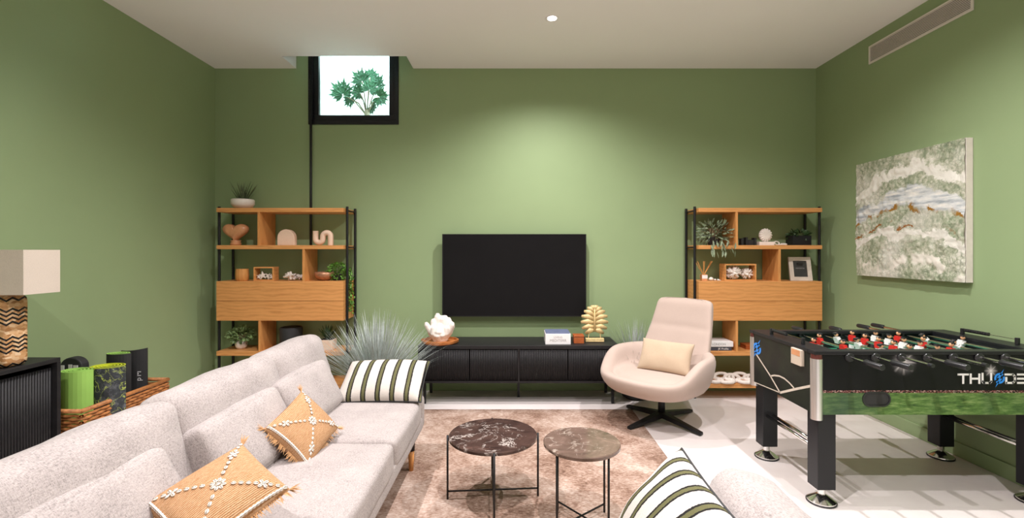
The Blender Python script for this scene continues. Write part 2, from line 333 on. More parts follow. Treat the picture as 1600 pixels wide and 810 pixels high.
# ------------------------------------------------------------------ mesh helpers
class MB:
    def __init__(s): s.v = []; s.f = []; s.mi = []
    def add(s, vs, fs, m=0, mat=None):
        b = len(s.v)
        for q in vs: s.v.append(Vector(q) if mat is None else mat @ Vector(q))
        for f in fs: s.f.append([b+i for i in f]); s.mi.append(m)
        return s
    def box(s, c, d, m=0, rot=None):
        hx, hy, hz = d[0]/2, d[1]/2, d[2]/2
        vs = [(x*hx, y*hy, z*hz) for x in (-1, 1) for y in (-1, 1) for z in (-1, 1)]
        T = Matrix.Translation(c)
        if rot is not None: T = T @ Euler(rot).to_matrix().to_4x4()
        return s.add(vs, [(0,1,3,2), (4,6,7,5), (0,4,5,1), (2,3,7,6), (0,2,6,4), (1,5,7,3)], m, T)
    def bb(s, x0, x1, y0, y1, z0, z1, m=0):
        return s.box(((x0+x1)/2, (y0+y1)/2, (z0+z1)/2), (abs(x1-x0), abs(y1-y0), abs(z1-z0)), m)
    def tube(s, pts, r, n=8, m=0, caps=True):
        pts = [Vector(p) for p in pts]; k = len(pts)
        rs = r if isinstance(r, (list, tuple)) else [r]*k
        b = len(s.v); up = None
        for i, p in enumerate(pts):
            t = (pts[min(i+1, k-1)] - pts[max(i-1, 0)]).normalized()
            if up is None: up = Vector((0, 0, 1)) if abs(t.z) < .9 else Vector((1, 0, 0))
            u = (up - t*up.dot(t)).normalized(); up = u; w2 = t.cross(u)
            for j in range(n):
                a = 2*math.pi*j/n; s.v.append(p + (u*math.cos(a)+w2*math.sin(a))*rs[i])
        for i in range(k-1):
            for j in range(n):
                s.f.append([b+i*n+j, b+i*n+(j+1) % n, b+(i+1)*n+(j+1) % n, b+(i+1)*n+j]); s.mi.append(m)
        if caps:
            s.f.append([b+j for j in range(n)][::-1]); s.mi.append(m)
            s.f.append([b+(k-1)*n+j for j in range(n)]); s.mi.append(m)
        return s
    def lathe(s, prof, n=24, c=(0, 0, 0), m=0, sx=1, sy=1):
        b = len(s.v); c = Vector(c)
        for (r, z) in prof:
            for j in range(n):
                a = 2*math.pi*j/n; s.v.append(c + Vector((r*math.cos(a)*sx, r*math.sin(a)*sy, z)))
        for i in range(len(prof)-1):
            for j in range(n):
                s.f.append([b+i*n+j, b+i*n+(j+1) % n, b+(i+1)*n+(j+1) % n, b+(i+1)*n+j]); s.mi.append(m)
        s.f.append([b+j for j in range(n)][::-1]); s.mi.append(m)
        s.f.append([b+(len(prof)-1)*n+j for j in range(n)]); s.mi.append(m)
        return s
    def ball(s, c, r, n=10, k=6, m=0, sc=(1, 1, 1)):
        pr = [(max(1e-4, r*math.sin(math.pi*i/k)), -r*math.cos(math.pi*i/k)) for i in range(k+1)]
        b = len(s.v); s.lathe(pr, n, (0, 0, 0), m)
        for i in range(b, len(s.v)):
            q = s.v[i]; s.v[i] = Vector((q.x*sc[0], q.y*sc[1], q.z*sc[2])) + Vector(c)
        return s
    def prism(s, poly, y0, y1, m=0):              # outline in x,z extruded along y
        n = len(poly)
        vs = [(x, y0, z) for x, z in poly] + [(x, y1, z) for x, z in poly]
        fs = [list(range(n)), list(range(2*n-1, n-1, -1))] + [[i, i+n, (i+1) % n+n, (i+1) % n] for i in range(n)]
        return s.add(vs, fs, m)
    def build(s, name, mats, parent=None, loc=(0, 0, 0), rot=(0, 0, 0), smooth=False, bevel=0, sub=0, world=False, angle=None):
        if not isinstance(mats, (list, tuple)): mats = [mats]
        me = bpy.data.meshes.new(name)
        off = Vector(loc)
        me.from_pydata([tuple(q) for q in s.v], [], s.f); me.validate(clean_customdata=False)
        for mm in mats: me.materials.append(M[mm] if isinstance(mm, str) else mm)
        if len(mats) > 1 and len(me.polygons) == len(s.mi): me.polygons.foreach_set('material_index', s.mi)
        bm = bmesh.new(); bm.from_mesh(me); bmesh.ops.recalc_face_normals(bm, faces=bm.faces); bm.to_mesh(me); bm.free()
        if smooth: me.polygons.foreach_set('use_smooth', [True]*len(me.polygons))
        if smooth and angle: me.set_sharp_from_angle(angle=R(angle))
        o = bpy.data.objects.new(name, me); C.objects.link(o)
        o.location = off; o.rotation_euler = rot
        if parent is not None: o.parent = parent
        if world and parent is not None:
            r = parent; acc = Vector((0, 0, 0))
            while r is not None: acc = acc + r.location; r = r.parent
            o.location = off - acc
        if bevel:
            bv = o.modifiers.new('bevel', 'BEVEL'); bv.width = bevel; bv.segments = 2; bv.limit_method = 'ANGLE'; bv.angle_limit = R(40)
        if sub:
            sb = o.modifiers.new('smooth', 'SUBSURF'); sb.levels = sub; sb.render_levels = sub
        return o
def tag(o, label, cat, group=None):
    o['label'] = label; o['category'] = cat
    if group: o['group'] = group
    return o
def thing(name, label, cat, loc=(0, 0, 0), rotz=0, group=None):
    o = bpy.data.objects.new(name, None); C.objects.link(o); o.empty_display_size = .1
    o.location = loc; o.rotation_euler = (0, 0, rotz)
    return tag(o, label, cat, group)
def struct(o): o['kind'] = 'structure'; return o
def stuff(o): o['kind'] = 'stuff'; return o
def inst(src, name, parent, loc=(0, 0, 0), rot=(0, 0, 0), mat4=None):
    o = bpy.data.objects.new(name, src.data); C.objects.link(o); o.parent = parent
    if mat4 is not None: o.matrix_local = mat4
    else: o.location = loc; o.rotation_euler = rot
    return o

def soft_box(size, r, n=10, bulge=(0, 0, 0), lump=0, seed=0, taper=None):
    hx, hy, hz = (x/2 for x in size); hv = Vector((hx, hy, hz)); mb = MB(); idx = {}
    ts = [math.sin((-1+2*i/n)*math.pi/2) for i in range(n+1)]
    def vert(p):
        k = tuple(round(c, 5) for c in p)
        if k in idx: return idx[k]
        ps = Vector((p[0]*hx, p[1]*hy, p[2]*hz))
        rr = min(r, hx*.98, hy*.98, hz*.98)
        q = Vector([max(-(hv[i]-rr), min(hv[i]-rr, ps[i])) for i in range(3)])
        d = ps - q
        v = q + d.normalized()*rr if d.length > 1e-9 else ps
        b = [(1-p[1]**2)*(1-p[2]**2), (1-p[0]**2)*(1-p[2]**2), (1-p[0]**2)*(1-p[1]**2)]
        for i in range(3):
            if abs(abs(p[i])-1) < 1e-6: v[i] += math.copysign(bulge[i]*b[i], p[i])
        if taper: v = taper(v, p)
        if lump:
            nv = noise.noise_vector(v*5.5 + Vector((seed*3.1, seed*1.7, seed)))
            v += nv*lump
            nv = noise.noise_vector(v*14 + Vector((seed, seed*5.7, seed))); v += nv*lump*.3
        idx[k] = len(mb.v); mb.v.append(v); return idx[k]
    for ax in range(3):
        for sg in (-1, 1):
            for i in range(n):
                for j in range(n):
                    f = []
                    for (a, c) in ((i, j), (i+1, j), (i+1, j+1), (i, j+1)):
                        p = [0, 0, 0]; p[ax] = sg; p[(ax+1) % 3] = ts[a]; p[(ax+2) % 3] = ts[c]; f.append(vert(tuple(p)))
                    mb.f.append(f); mb.mi.append(0)
    return mb
def pillow_z(u, v, t): return t/2*(max(0, 1-u*u)**.5*max(0, 1-v*v)**.5)**.85
def pillow_xy(u, v, w, h, pin=.07): return (u*w/2*(1-pin*(1-v*v)*abs(u)**2), v*h/2*(1-pin*(1-u*u)*abs(v)**2))
def pillow(w_, h_, t, nu=26, nv=20, lump=.006, seed=1, pin=.07):
    mb = MB(); ids = {}
    us = [math.sin((-1+2*i/nu)*math.pi/2) for i in range(nu+1)]; vs = [math.sin((-1+2*i/nv)*math.pi/2) for i in range(nv+1)]
    for sg in (1, -1):
        for i, u in enumerate(us):
            for j, v in enumerate(vs):
                if sg < 0 and (i in (0, nu) or j in (0, nv)): ids[(sg, i, j)] = ids[(1, i, j)]; continue
                x, y = pillow_xy(u, v, w_, h_, pin); z = sg*pillow_z(u, v, t)
                e = (1-u**4)*(1-v**4)
                z += sg*lump*e*noise.noise(Vector((x*9+seed*3, y*9, sg*seed)))
                ids[(sg, i, j)] = len(mb.v); mb.v.append(Vector((x, y, z)))
        for i in range(nu):
            for j in range(nv):
                mb.f.append([ids[(sg, i, j)], ids[(sg, i+1, j)], ids[(sg, i+1, j+1)], ids[(sg, i, j+1)]]); mb.mi.append(0)
    return mb
def basis(xa, ya, org):
    xa = Vector(xa).normalized(); za = xa.cross(Vector(ya)).normalized(); ya = za.cross(xa)
    m = Matrix((xa, ya, za)).transposed().to_4x4(); m.translation = Vector(org); return m
def blade(mb, base, dirv, length, width, bend, n=5, m=0, droop=0):
    d = Vector(dirv).normalized(); side = d.cross(Vector((0, 0, 1)))
    if side.length < 1e-3: side = Vector((1, 0, 0))
    side.normalize(); out = Vector((d.x, d.y, 0)); out = out.normalized() if out.length > 1e-3 else Vector((1, 0, 0))
    p = Vector(base); pts = []
    for i in range(n+1):
        t = i/n; q = p + d*length*t + out*bend*length*t*t - Vector((0, 0, 1))*droop*length*t*t
        wd = width*(1-t)**.6*.5 + .0003; pts += [q-side*wd, q+side*wd]
    mb.add(pts, [(2*i, 2*i+1, 2*i+3, 2*i+2) for i in range(n)], m)
def leaf(mb, c, d, up, ln, wd, m=0, fold=.15):
    d = Vector(d).normalized(); s_ = d.cross(Vector(up))
    if s_.length < 1e-3: s_ = d.cross(Vector((1, .3, 0)))
    s_.normalize(); nrm = s_.cross(d); c = Vector(c)
    pr = [(0, .12), (.3, .85), (.6, .9), (1, .03)]; vs = []
    for t, k in pr:
        mid = c + d*ln*t - nrm*wd*fold*k
        vs += [c + d*ln*t - s_*wd*.5*k, mid, c + d*ln*t + s_*wd*.5*k]
    fs = []
    for i in range(3):
        a = i*3; fs += [(a, a+1, a+4, a+3), (a+1, a+2, a+5, a+4)]
    mb.add(vs, fs, m)
def rvec():
    while True:
        q = Vector((random.uniform(-1, 1), random.uniform(-1, 1), random.uniform(-1, 1)))
        if .05 < q.length < 1: return q
def bushy(n, c, rad, ln, wd):
    mb = MB(); c = Vector(c)
    for i in range(n):
        q = rvec(); q = q.normalized()*q.length**.5
        p = c + Vector((q.x*rad[0], q.y*rad[1], q.z*rad[2]))
        leaf(mb, p, q + rvec()*.6, rvec(), ln*random.uniform(.7, 1.2), wd)
    return mb

# ================================================================== THE ROOM
T = .25
mb = MB().bb(XL-T, XR+T, YF-T, YB+T, -.2, 0); struct(mb.build('floor', 'floor'))
NX0, NX1, NY = -2.235, -1.041, 4.47            # ceiling recess in front of the high window
ZT = 3.78
mb = MB().bb(XL-T, XR+T, YF-T, NY, H, ZT)
mb.bb(XL-T, NX0, NY, YB, H, ZT); mb.bb(NX1, XR+T, NY, YB, H, ZT)
mb.bb(NX0-.1, NX1+.1, NY-.1, YB, ZT, ZT+.1)
struct(mb.build('ceiling', 'ceil'))
mb = MB().bb(XL-T, XR+T, YB, YB+T, 0, WIN[2]).bb(XL-T, WIN[0], YB, YB+T, WIN[2], WIN[3]).bb(WIN[1], XR+T, YB, YB+T, WIN[2], WIN[3]).bb(XL-T, XR+T, YB, YB+T, WIN[3], ZT+.1)
struct(mb.build('wall_back', 'wall'))
struct(MB().bb(XL-T, XL, YF, YB, 0, H).build('wall_left', 'wall'))
struct(MB().bb(XR, XR+T, YF, YB, 0, H).build('wall_right', 'wall'))
struct(MB().bb(XL-T, XR+T, YF-T, YF, 0, H).build('wall_front', 'ceil'))  # unseen wall behind the camera, made white to bounce light into the room
for nm, q in (('back', (XL, XR, YB-.014, YB, 0, .1)), ('left', (XL, XL+.014, YF, YB-.014, 0, .1)), ('right', (XR-.014, XR, YF, YB-.014, 0, .1))):
    struct(MB().bb(*q).build('baseboard_'+nm, 'wall', bevel=.004))

# the high window: outer frame, sash, pane
x0, x1, z0, z1 = WIN
def ring(mb, x0, x1, z0, z1, wd, y0, y1, m=0):
    mb.bb(x0, x1, y0, y1, z0, z0+wd, m).bb(x0, x1, y0, y1, z1-wd, z1, m).bb(x0, x0+wd, y0, y1, z0+wd, z1-wd, m).bb(x1-wd, x1, y0, y1, z0+wd, z1-wd, m); return mb
win = struct(ring(MB(), x0, x1, z0, z1, .045, YB-.012, YB+.07).build('window_1', 'blackframe', bevel=.004))
sash = ring(MB(), x0+.045, x1-.045, z0+.045, z1-.045, .055, YB+.005, YB+.055).build('window_sash', 'blackframe', win, bevel=.004)
MB().bb(x0+.1, x1-.1, YB+.025, YB+.031, z0+.1, z1-.1).build('pane', 'glass', win)
MB().bb(x0+.012, x0+.034, YB-.034, YB-.012, 1.42+.3*0+z0-1.42+.35, z0+.5).build('window_handle', 'blackmetal', win, bevel=.004)

# light well outside the window
wy = YB+T
mb = MB().bb(x0-.5, x1+.5, wy+1.0, wy+1.1, 2.3, 4.1).bb(x0-.22, x0-.12, wy, wy+1.0, 2.3, 3.8).bb(x1+1.6, x1+1.7, wy, wy+1.0, 2.3, 3.15).bb(x0-.5, x1+1.7, wy, wy+1.1, 2.3, 2.45).bb(x1+.5, x1+1.7, wy+1.0, wy+1.1, 2.3, 3.15)
struct(mb.build('wall_light_well', 'wellwall'))
# tree philodendron in the light well
px_, py_ = PX(573, 5.45), 5.45
t = thing('philodendron', 'tree philodendron with lobed green leaves in the light well outside the window', 'plant', (px_, py_, 2.45))
MB().tube([(0, 0, 0), (.01, 0, .3), (0, .01, .62)], [.05, .04, .03], 10).build('trunk', 'trunkbark', t, smooth=True)
def lobed(size):
    mb = MB(); up = Vector((0, -1, .25))
    for k in range(11):
        a = R(-125+25*k); ln = size*(.62+.38*math.cos(a*.75))*(1 if k % 2 == 0 else .88)
        d = Vector((math.sin(a), -.12-.1*random.random(), math.cos(a)))
        leaf(mb, d*size*.05, d, up, ln, size*.24, 0, .2)
        leaf(mb, d*ln*.45, Vector((math.sin(a+.5), -.2, math.cos(a+.5))), up, ln*.4, size*.12, 0, .2)
        leaf(mb, d*ln*.45, Vector((math.sin(a-.5), -.2, math.cos(a-.5))), up, ln*.4, size*.12, 0, .2)
    return mb
random.seed(17)
for i, (px, py, ang, ln) in enumerate(((536, 148, -20, .20), (566, 128, -15, .17), (590, 136, 70, .18), (592, 152, 110, .15), (563, 146, -70, .13), (581, 168, 130, .12), (577, 141, 20, .14), (548, 154, -150, .13), (578, 122, 45, .14))):
    tip = P(px, py, 5.42 + .06*(i % 3)) - t.location
    lobed(ln).build('leaf', 'philo', t, tip, (R(random.uniform(-15, 10)), R(ang), R(random.uniform(-25, 25))))
    MB().tube([(0, 0, .55), Vector((0, 0, .58))*.5 + tip*.5 + Vector((0, 0, .03)), tip], .007, 6).build('leaf_stalk', 'trunkbark', t, smooth=True)

# crank rod of the window
rod = thing('window_crank_rod', 'thin black rod running down the green wall from the window', 'rod', (PX(486, 4.74), YB-.035, .8))
MB().tube([(0, 0, 0), (0, 0, z0+.45-.8)], .0125, 10).build('shaft', 'blackmetal', rod, smooth=True)
for zz in (.12, .22): MB().bb(-.018, .018, 0, .035, zz, zz+.03).build('wall_clip', 'blackmetal', rod)

# recessed ceiling lights
for i, (lx, ly, lname) in enumerate(DOWNLIGHTS):
    lab = 'white recessed ceiling spotlight shining in front of the television wall' if i == 0 else 'white recessed spotlight in the ceiling, out over the room'
    t = thing('ceiling_spotlight' if i == 0 else lname.replace('spot_', 'ceiling_spotlight_'), lab, 'light', (lx, ly, H), 0, None if i == 0 else 'ceiling spotlights out over the room')
    MB().lathe([(.036, -.002), (.05, -.006), (.056, -.004), (.056, 0), (.036, 0)], 28).build('trim_ring', 'ceil', t, smooth=True)
    MB().lathe([(.001, -.004), (.036, -.004), (.036, -.001), (.001, -.001)], 24).build('lens', 'bulb', t)
    d = bpy.data.lights.new(lname, 'SPOT'); d.energy = LAMP_W; d.spot_size = R(150); d.spot_blend = 1.0; d.shadow_soft_size = .022; d.color = LAMP_COL
    o = bpy.data.objects.new('spot_lamp' if i == 0 else 'lamp_' + lname, d); C.objects.link(o); o.parent = t; o.location = (0, 0, -.02)

# air vent high on the right wall
t = thing('air_vent', 'long white slatted air vent high on the green wall', 'vent', (XR, 3.585, 3.115))
ring(MB(), -.46, .46, -.078, .078, .014, -.012, 0).build('frame', 'grille', t, rot=(0, 0, R(90)) if False else (0, 0, R(-90)), bevel=.002)
MB().bb(-.45, .45, -.003, -.001, -.066, .066).build('backing', 'grilleslot', t, rot=(0, 0, R(-90)))
mb = MB()
for i in range(11): mb.box((0, -.006, -.058+i*.0116), (.90, .010, .0045), 0, (R(25), 0, 0))
stuff(mb.build('slats', 'grille', t, rot=(0, 0, R(-90))))

# ================================================================== RUG
RX0, RX1, RY0, RY1 = -1.4, 1.045, .75, 4.18
mb = MB(); nx, ny = 24, 34; rz = .007
tag(soft_box((RX1-RX0, RY1-RY0, rz), .005, 8).build('area_rug', 'rug', None, ((RX0+RX1)/2, (RY0+RY1)/2, rz/2), smooth=True),
    'faded brown and beige distressed rug under the coffee tables', 'rug')
RZ = rz

# ================================================================== SOFA
def sofa(name, label, loc, flip, y0, y1, seats, cushions, backs):
    # local frame: x from back (0) to front (1.0), y along the length; flip mirrors x
    t = thing(name, label, 'sofa', loc)
    s_ = -1 if flip else 1
    cy, ly = (y0+y1)/2, y1-y0
    soft_box((.98, ly, .09), .02, 8).build('seat_base', 'sofa', t, (s_*.50, cy, .285), smooth=True)
    soft_box((.14, ly, .34), .05, 8, lump=.003).build('back_frame', 'sofa', t, (s_*.08, cy, .41), smooth=True)
    for (e, sg) in ((y1-.06, 1), (y0+.06, -1)):
        soft_box((.94, .12, .22), .04, 10, lump=.003, seed=e).build('armrest', 'sofa', t, (s_*.52, e, .352), smooth=True)
    for i, (u, v) in enumerate(seats):
        cu = soft_box((.80, v-u-.006, .16), .035, 14, (.006, .0, .016), .004, i+2).build('seat_cushion', 'sofa', t, (s_*.592, (u+v)/2, .372), smooth=True)
    for i, (u, v, dz) in enumerate(backs):
        soft_box((.20, v-u, .50), .07, 14, (.035, .0, .01), .012, i+5).build('back_cushion', 'sofa', t, (s_*.245, (u+v)/2, .60+dz), (0, R(-14)*s_, 0), smooth=True)
    for (lx, l_y) in ((.93, y1-.16), (.93, y0+.16), (.1, y1-.16), (.1, y0+.16), (.93, cy)):
        lg = MB().lathe([(.014, 0), (.021, .13)], 14).build('leg', 'oakv', t, (s_*lx, l_y, RZ), smooth=True)
        MB().lathe([(.023, .13), (.026, .236)], 14).build('leg_collar', 'blackmetal', lg, smooth=True)
    return t
SX = -1.60
sofa('sofa', 'long pale grey fabric sofa facing the coffee tables, row of loose cushions', (SX, 0, 0), False, .68, 3.17,
     [(.82, 1.62), (1.62, 2.38), (2.38, 3.05)], None, [(1.02, 1.84, 0), (1.80, 2.58, 0), (2.52, 3.2, .01)])
# three slim loose cushions leaning on the back cushions
for i, (u, v, lab) in enumerate(((1.02, 1.66, 'slim grey sofa cushion standing behind the jute pillow with a large shell flower'), (1.80, 2.38, 'slim grey sofa cushion standing between the two jute pillows'), (2.40, 2.98, 'slim grey sofa cushion nearest the striped pillow on the long sofa'))):
    def tp(v_, p): v_.x *= (1-.35*(p[2]+1)/2); return v_
    tag(soft_box((.16, v-u, .29), .032, 12, (.022, .004, .018), .006, i+11, tp).build('sofa_cushion', 'sofa', None, (-1.235 if i == 0 else -1.205, (u+v)/2, .585), (0, R(-22), 0), smooth=True),
        lab, 'cushion', 'slim grey cushions on the long sofa')
# the second sofa, only its back corner comes into the picture
sofa('sofa', 'pale grey fabric sofa with its back to the football table, holding one striped pillow', (.865, 0, 0), True, -.35, 1.50,
     [(-.23, .58), (.58, 1.38)], None, [(-.25, .6, -.07), (.58, 1.42, -.07)])

# striped pillows
def striped(label, xa, ya, org):
    m = basis(xa, ya, org)
    t = thing('striped_pillow', label, 'pillow', (0, 0, 0), 0, None)
    t.matrix_world = m
    o = pillow(.56, .36, .19, 30, 20, .012, 3, .05).build('cover', 'stripe', t, smooth=True)
    mb = MB(); pts = []
    for k in range(81):
        q = k/80*4; e = int(min(q, 3.999)); f = -1+2*(q-e)
        u, v = [(f, -1), (1, f), (-f, 1), (-1, -f)][e]; x, y = pillow_xy(u, v, .56, .36, .05); pts.append((x, y, 0))
    mb.tube(pts, .0045, 6, caps=False).build('piping', 'blackmatte', t, smooth=True); return t
striped('white pillow with olive and black stripes propped on the far arm of the long sofa', (1, -.01, .01), (.03, .84, .50), (-.875, 3.12, .552))
striped('white pillow with olive and black stripes leaning on the sofa beside the football table', (0.02, 1, 0.0), (-.62, 0.02, -.78), (.445, 1.30, .612))

# jute pillows with cowrie shells
sh = MB(); sh.ball((0, 0, 0), 1, 8, 4, 0, (.0088, .0062, .0036)); sh.box((0, 0, .0034), (.012, .0016, .0012), 1)
shell_src = sh.build('shell', ['shell', 'slit'], None, smooth=True)
def jute(label, Lp, Tp, Rp, flower):
    Lp, Tp, Rp = Vector(Lp), Vector(Tp), Vector(Rp); Bp = Lp + Rp - Tp
    c = (Lp+Rp)/2; xa = (Tp-Lp); ya = (Lp-Bp)
    m = basis(xa, ya, c); w_ = xa.length*1.04; h_ = ya.length*1.04
    t = thing('jute_pillow', label, 'pillow'); t.matrix_world = m
    th = .13
    pillow(w_, h_, th, 26, 22, .006, 5, .05).build('cover', 'jute', t, smooth=True)
    used = [False]
    def put(u, v, du, dv):
        def S(a, b): x, y = pillow_xy(a, b, w_, h_, .05); return Vector((x, y, pillow_z(a, b, th)))
        u = max(-.97, min(.97, u)); v = max(-.97, min(.97, v))
        p = S(u, v); e = .02
        a = S(min(.99, u+e), v) - S(u-e, v); b = S(u, min(.99, v+e)) - S(u, v-e); n = a.cross(b).normalized()
        tx = (a*du + b*dv).normalized(); m2 = basis(tx, n.cross(tx), p + n*.003)
        inst(shell_src, 'shell', t, mat4=m2)
    for sgn in (1, -1):
        for k in range(-9, 10):
            q = k/9*.93
            if abs(k) < 2: continue
            put(q, q*sgn, 1, sgn)
    for k in range(8):
        a = k/8*2*math.pi; put(.1*math.cos(a), .1*math.sin(a)*w_/h_, math.cos(a), math.sin(a))
    put(0, 0, 1, 0)
    for (cu, cv) in ((.62, .62), (-.62, .62), (.62, -.62), (-.62, -.62)):
        for a in (R(45), R(135), R(-45), R(-135)): put(cu+.075*math.cos(a+R(45)), cv+.075*math.sin(a+R(45)), math.cos(a+R(45)), math.sin(a+R(45)))
    for k in range(-11, 12): put(-.93, k/12, 0, 1)
    if flower:
        for k in range(-11, 12): put(k/12, -.93, 1, 0)
    for (u, v) in ((-1, -1), (1, -1), (-1, 1), (1, 1)):
        mb = MB(); x, y = pillow_xy(u, v, w_, h_, .05)
        for k in range(26): blade(mb, (x*.98, y*.98, 0), (u+random.uniform(-.6, .6), v+random.uniform(-.6, .6), random.uniform(-.7, .7)), random.uniform(.02, .04), .003, .2, 3)
        mb.build('tassel', 'fringe', t)
    mb = MB()
    for k in range(150):
        f = random.uniform(-.95, .95); e = random.choice(((f, -1), (-1, f)))
        x, y = pillow_xy(e[0], e[1], w_, h_, .05); blade(mb, (x, y, 0), (e[0]*(abs(e[0]) == 1)+random.uniform(-.4, .4), e[1]*(abs(e[1]) == 1)+random.uniform(-.4, .4), random.uniform(-.8, .2)), random.uniform(.012, .03), .003, .2, 2)
    stuff(mb.build('fringe', 'fringe', t))
    return t
def Q(x, y, z):                       # pixel on a given height
    d = (EYE-z)*F/(y-VY); return P(x, y, d)
jute('jute pillow trimmed with white shells, lying wide before the slim cushions', Q(228, 790, .605), Q(378, 697, .693), Q(449, 766, .586), True)
jute('jute pillow trimmed with white shells, propped up near the striped pillow', Q(413, 672, .62), Q(470, 615, .69), Q(527, 668, .50), False)
bpy.data.objects.remove(shell_src)

# ================================================================== COFFEE TABLES
def coffee(label, mat, cx, cy, r, z, ang, edge_out):
    t = thing('coffee_table', label, 'table', (cx, cy, RZ), 0, None)
    zz = z-RZ
    MB().lathe([(r*.6, zz-.02), (r-.004, zz-.02), (r, zz-.016), (r, zz-.004), (r-.004, zz), (r*.6, zz)], 64).build('tabletop', mat, t, smooth=True, angle=40)
    MB().lathe([(r-.03, zz-.026), (r-.018, zz-.026), (r-.018, zz-.0205), (r-.03, zz-.0205)], 48).build('top_ring', 'blackmetal', t)
    rr = r + (.006 if edge_out else -.02)
    for k in range(4):
        a = ang + k*math.pi/2; x, y = rr*math.cos(a), rr*math.sin(a)
        MB().tube([(x, y, 0), (x, y, zz-.001 if edge_out else zz-.021)], .0058, 10).build('leg', 'blackmetal', t, smooth=True)
    for k in range(2):
        a = ang + k*math.pi/2; x, y = rr*math.cos(a), rr*math.sin(a)
        MB().tube([(-x, -y, .045), (x, y, .045)], .0048, 8).build('stretcher', 'blackmetal', t, smooth=True)
    return t
M['marble_dark'] = marble('dark_brown_marble', srgb(74, 56, 50), srgb(40, 30, 28), srgb(214, 204, 196), .75)
M['marble_brown'] = marble('taupe_marble', srgb(112, 92, 82), srgb(78, 64, 54), srgb(206, 192, 178), .7)
coffee('low round coffee table with a dark brown marble top and thin black legs', 'marble_dark', -.127, 2.68, .253, .372, R(4), True)
coffee('taller small round coffee table with a taupe marble top and thin black legs', 'marble_brown', .344, 2.417, .198, .437, R(39), False)

# ================================================================== ARMCHAIR
CH = Vector((1.225, 3.91, RZ))
t = thing('swivel_armchair', 'cream swivel lounge armchair with high back and black cross base', 'armchair', CH, R(-50))
mb = MB(); n = 40
def rim(a):                            # 0 front, pi back
    k = (1-math.cos(a))/2
    s_ = max(0, min(1, (k-.16)/.34)); s_ = s_*s_*(3-2*s_)
    return .425 + .155*s_ + .03*max(0, k-.5)
rings = [(0.02, 0, .26), (.5, 0, .26), (.76, .03, .262), (.90, .22, .265), (.985, .62, .27), (1.0, .88, .27), (.965, 1.0, .27), (.88, 1.01, .27), (.80, .93, .27), (.75, .72, .27)]
for (rs, hk, zb) in rings:
    for j in range(n):
        a = 2*math.pi*j/n; hr = rim(a)
        ax, ay = .45, .40
        x = math.copysign(abs(math.sin(a))**.86, math.sin(a))*ax*rs; y = -math.copysign(abs(math.cos(a))**.86, math.cos(a))*ay*rs
        if y < 0: y *= 1.08
        y -= .07
        mb.v.append(Vector((x, y, zb + (hr-zb)*hk)))
for rs, z in ((.70, .415), (.55, .43), (.3, .435), (.02, .435)):
    for j in range(n):
        a = 2*math.pi*j/n
        x = math.copysign(abs(math.sin(a))**.9, math.sin(a))*.45*rs; y = -math.copysign(abs(math.cos(a))**.9, math.cos(a))*.40*rs
        if y < 0: y *= 1.08
        y -= .07
        mb.v.append(Vector((x, y, z)))
k = len(mb.v)//n
for i in range(k-1):
    for j in range(n): mb.f.append([i*n+j, i*n+(j+1) % n, (i+1)*n+(j+1) % n, (i+1)*n+j]); mb.mi.append(0)
mb.f.append(list(range(n))[::-1]); mb.mi.append(0); mb.f.append([(k-1)*n+j for j in range(n)]); mb.mi.append(0)
mb.build('seat_shell', 'cream', t, smooth=True, sub=1)
mb = MB(); nr, ns = 22, 28
for i in range(nr+1):
    v = i/nr
    hw = .315 + (.255-.315)*max(0, (v-.25)/.75) if v > .25 else .315
    zc = .40 + .60*v; yc = .15 + .25*v + .03*math.sin(v*math.pi)
    th = .055*(1-.25*v) - .010*math.exp(-((v-.60)/.035)**2)
    en = 1.0
    if v > .9: q = (v-.9)/.1; en = (1-q*q)**.5 if q < 1 else .0; th *= max(.25, en); hw -= .03*(1-max(.0, en))
    for j in range(ns):
        a = 2*math.pi*j/ns
        cx = math.copysign(abs(math.cos(a))**.35, math.cos(a)); sy = math.copysign(abs(math.sin(a))**.6, math.sin(a))
        x = hw*cx; y = yc + th*sy - .05*(cx*cx)*(1-.4*v)
        mb.v.append(Vector((x, y, zc)))
for i in range(nr):
    for j in range(ns): mb.f.append([i*ns+j, i*ns+(j+1) % ns, (i+1)*ns+(j+1) % ns, (i+1)*ns+j]); mb.mi.append(0)
mb.f.append(list(range(ns))[::-1]); mb.mi.append(0); mb.f.append([nr*ns+j for j in range(ns)]); mb.mi.append(0)
mb.build('backrest', 'cream', t, smooth=True, sub=1)
MB().lathe([(.14, .235), (.15, .258)], 24).build('under_plate', 'blackmetal', t)
MB().lathe([(.03, .05), (.026, .236)], 20).build('column', 'blackmetal', t, smooth=True)
for k in range(4):
    a = R(45 + 90*k) + R(37.5)
    mb = MB(); ca, sa = math.cos(a), math.sin(a); px, py = -sa, ca
    def pt(r_, w_, z): return [(ca*r_+px*w_, sa*r_+py*w_, z), (ca*r_-px*w_, sa*r_-py*w_, z)]
    vs = pt(0, .03, .028) + pt(.385, .02, .0) + pt(0, .03, .075) + pt(.385, .018, .022)
    mb.add(vs, [(0, 1, 3, 2), (4, 6, 7, 5), (0, 2, 6, 4), (1, 5, 7, 3), (2, 3, 7, 6), (0, 4, 5, 1)])
    mb.build('base_arm', 'blackmetal', t, bevel=.004)
m = basis((.80, -.58, -.02), (.34, .36, .86), (1.235, 3.84, .555))
o = pillow(.43, .27, .13, 24, 18, .014, 9, .06).build('lumbar_pillow', 'beige', None, smooth=True); o.matrix_world = m
tag(o, 'small beige linen pillow on the cream armchair', 'pillow')

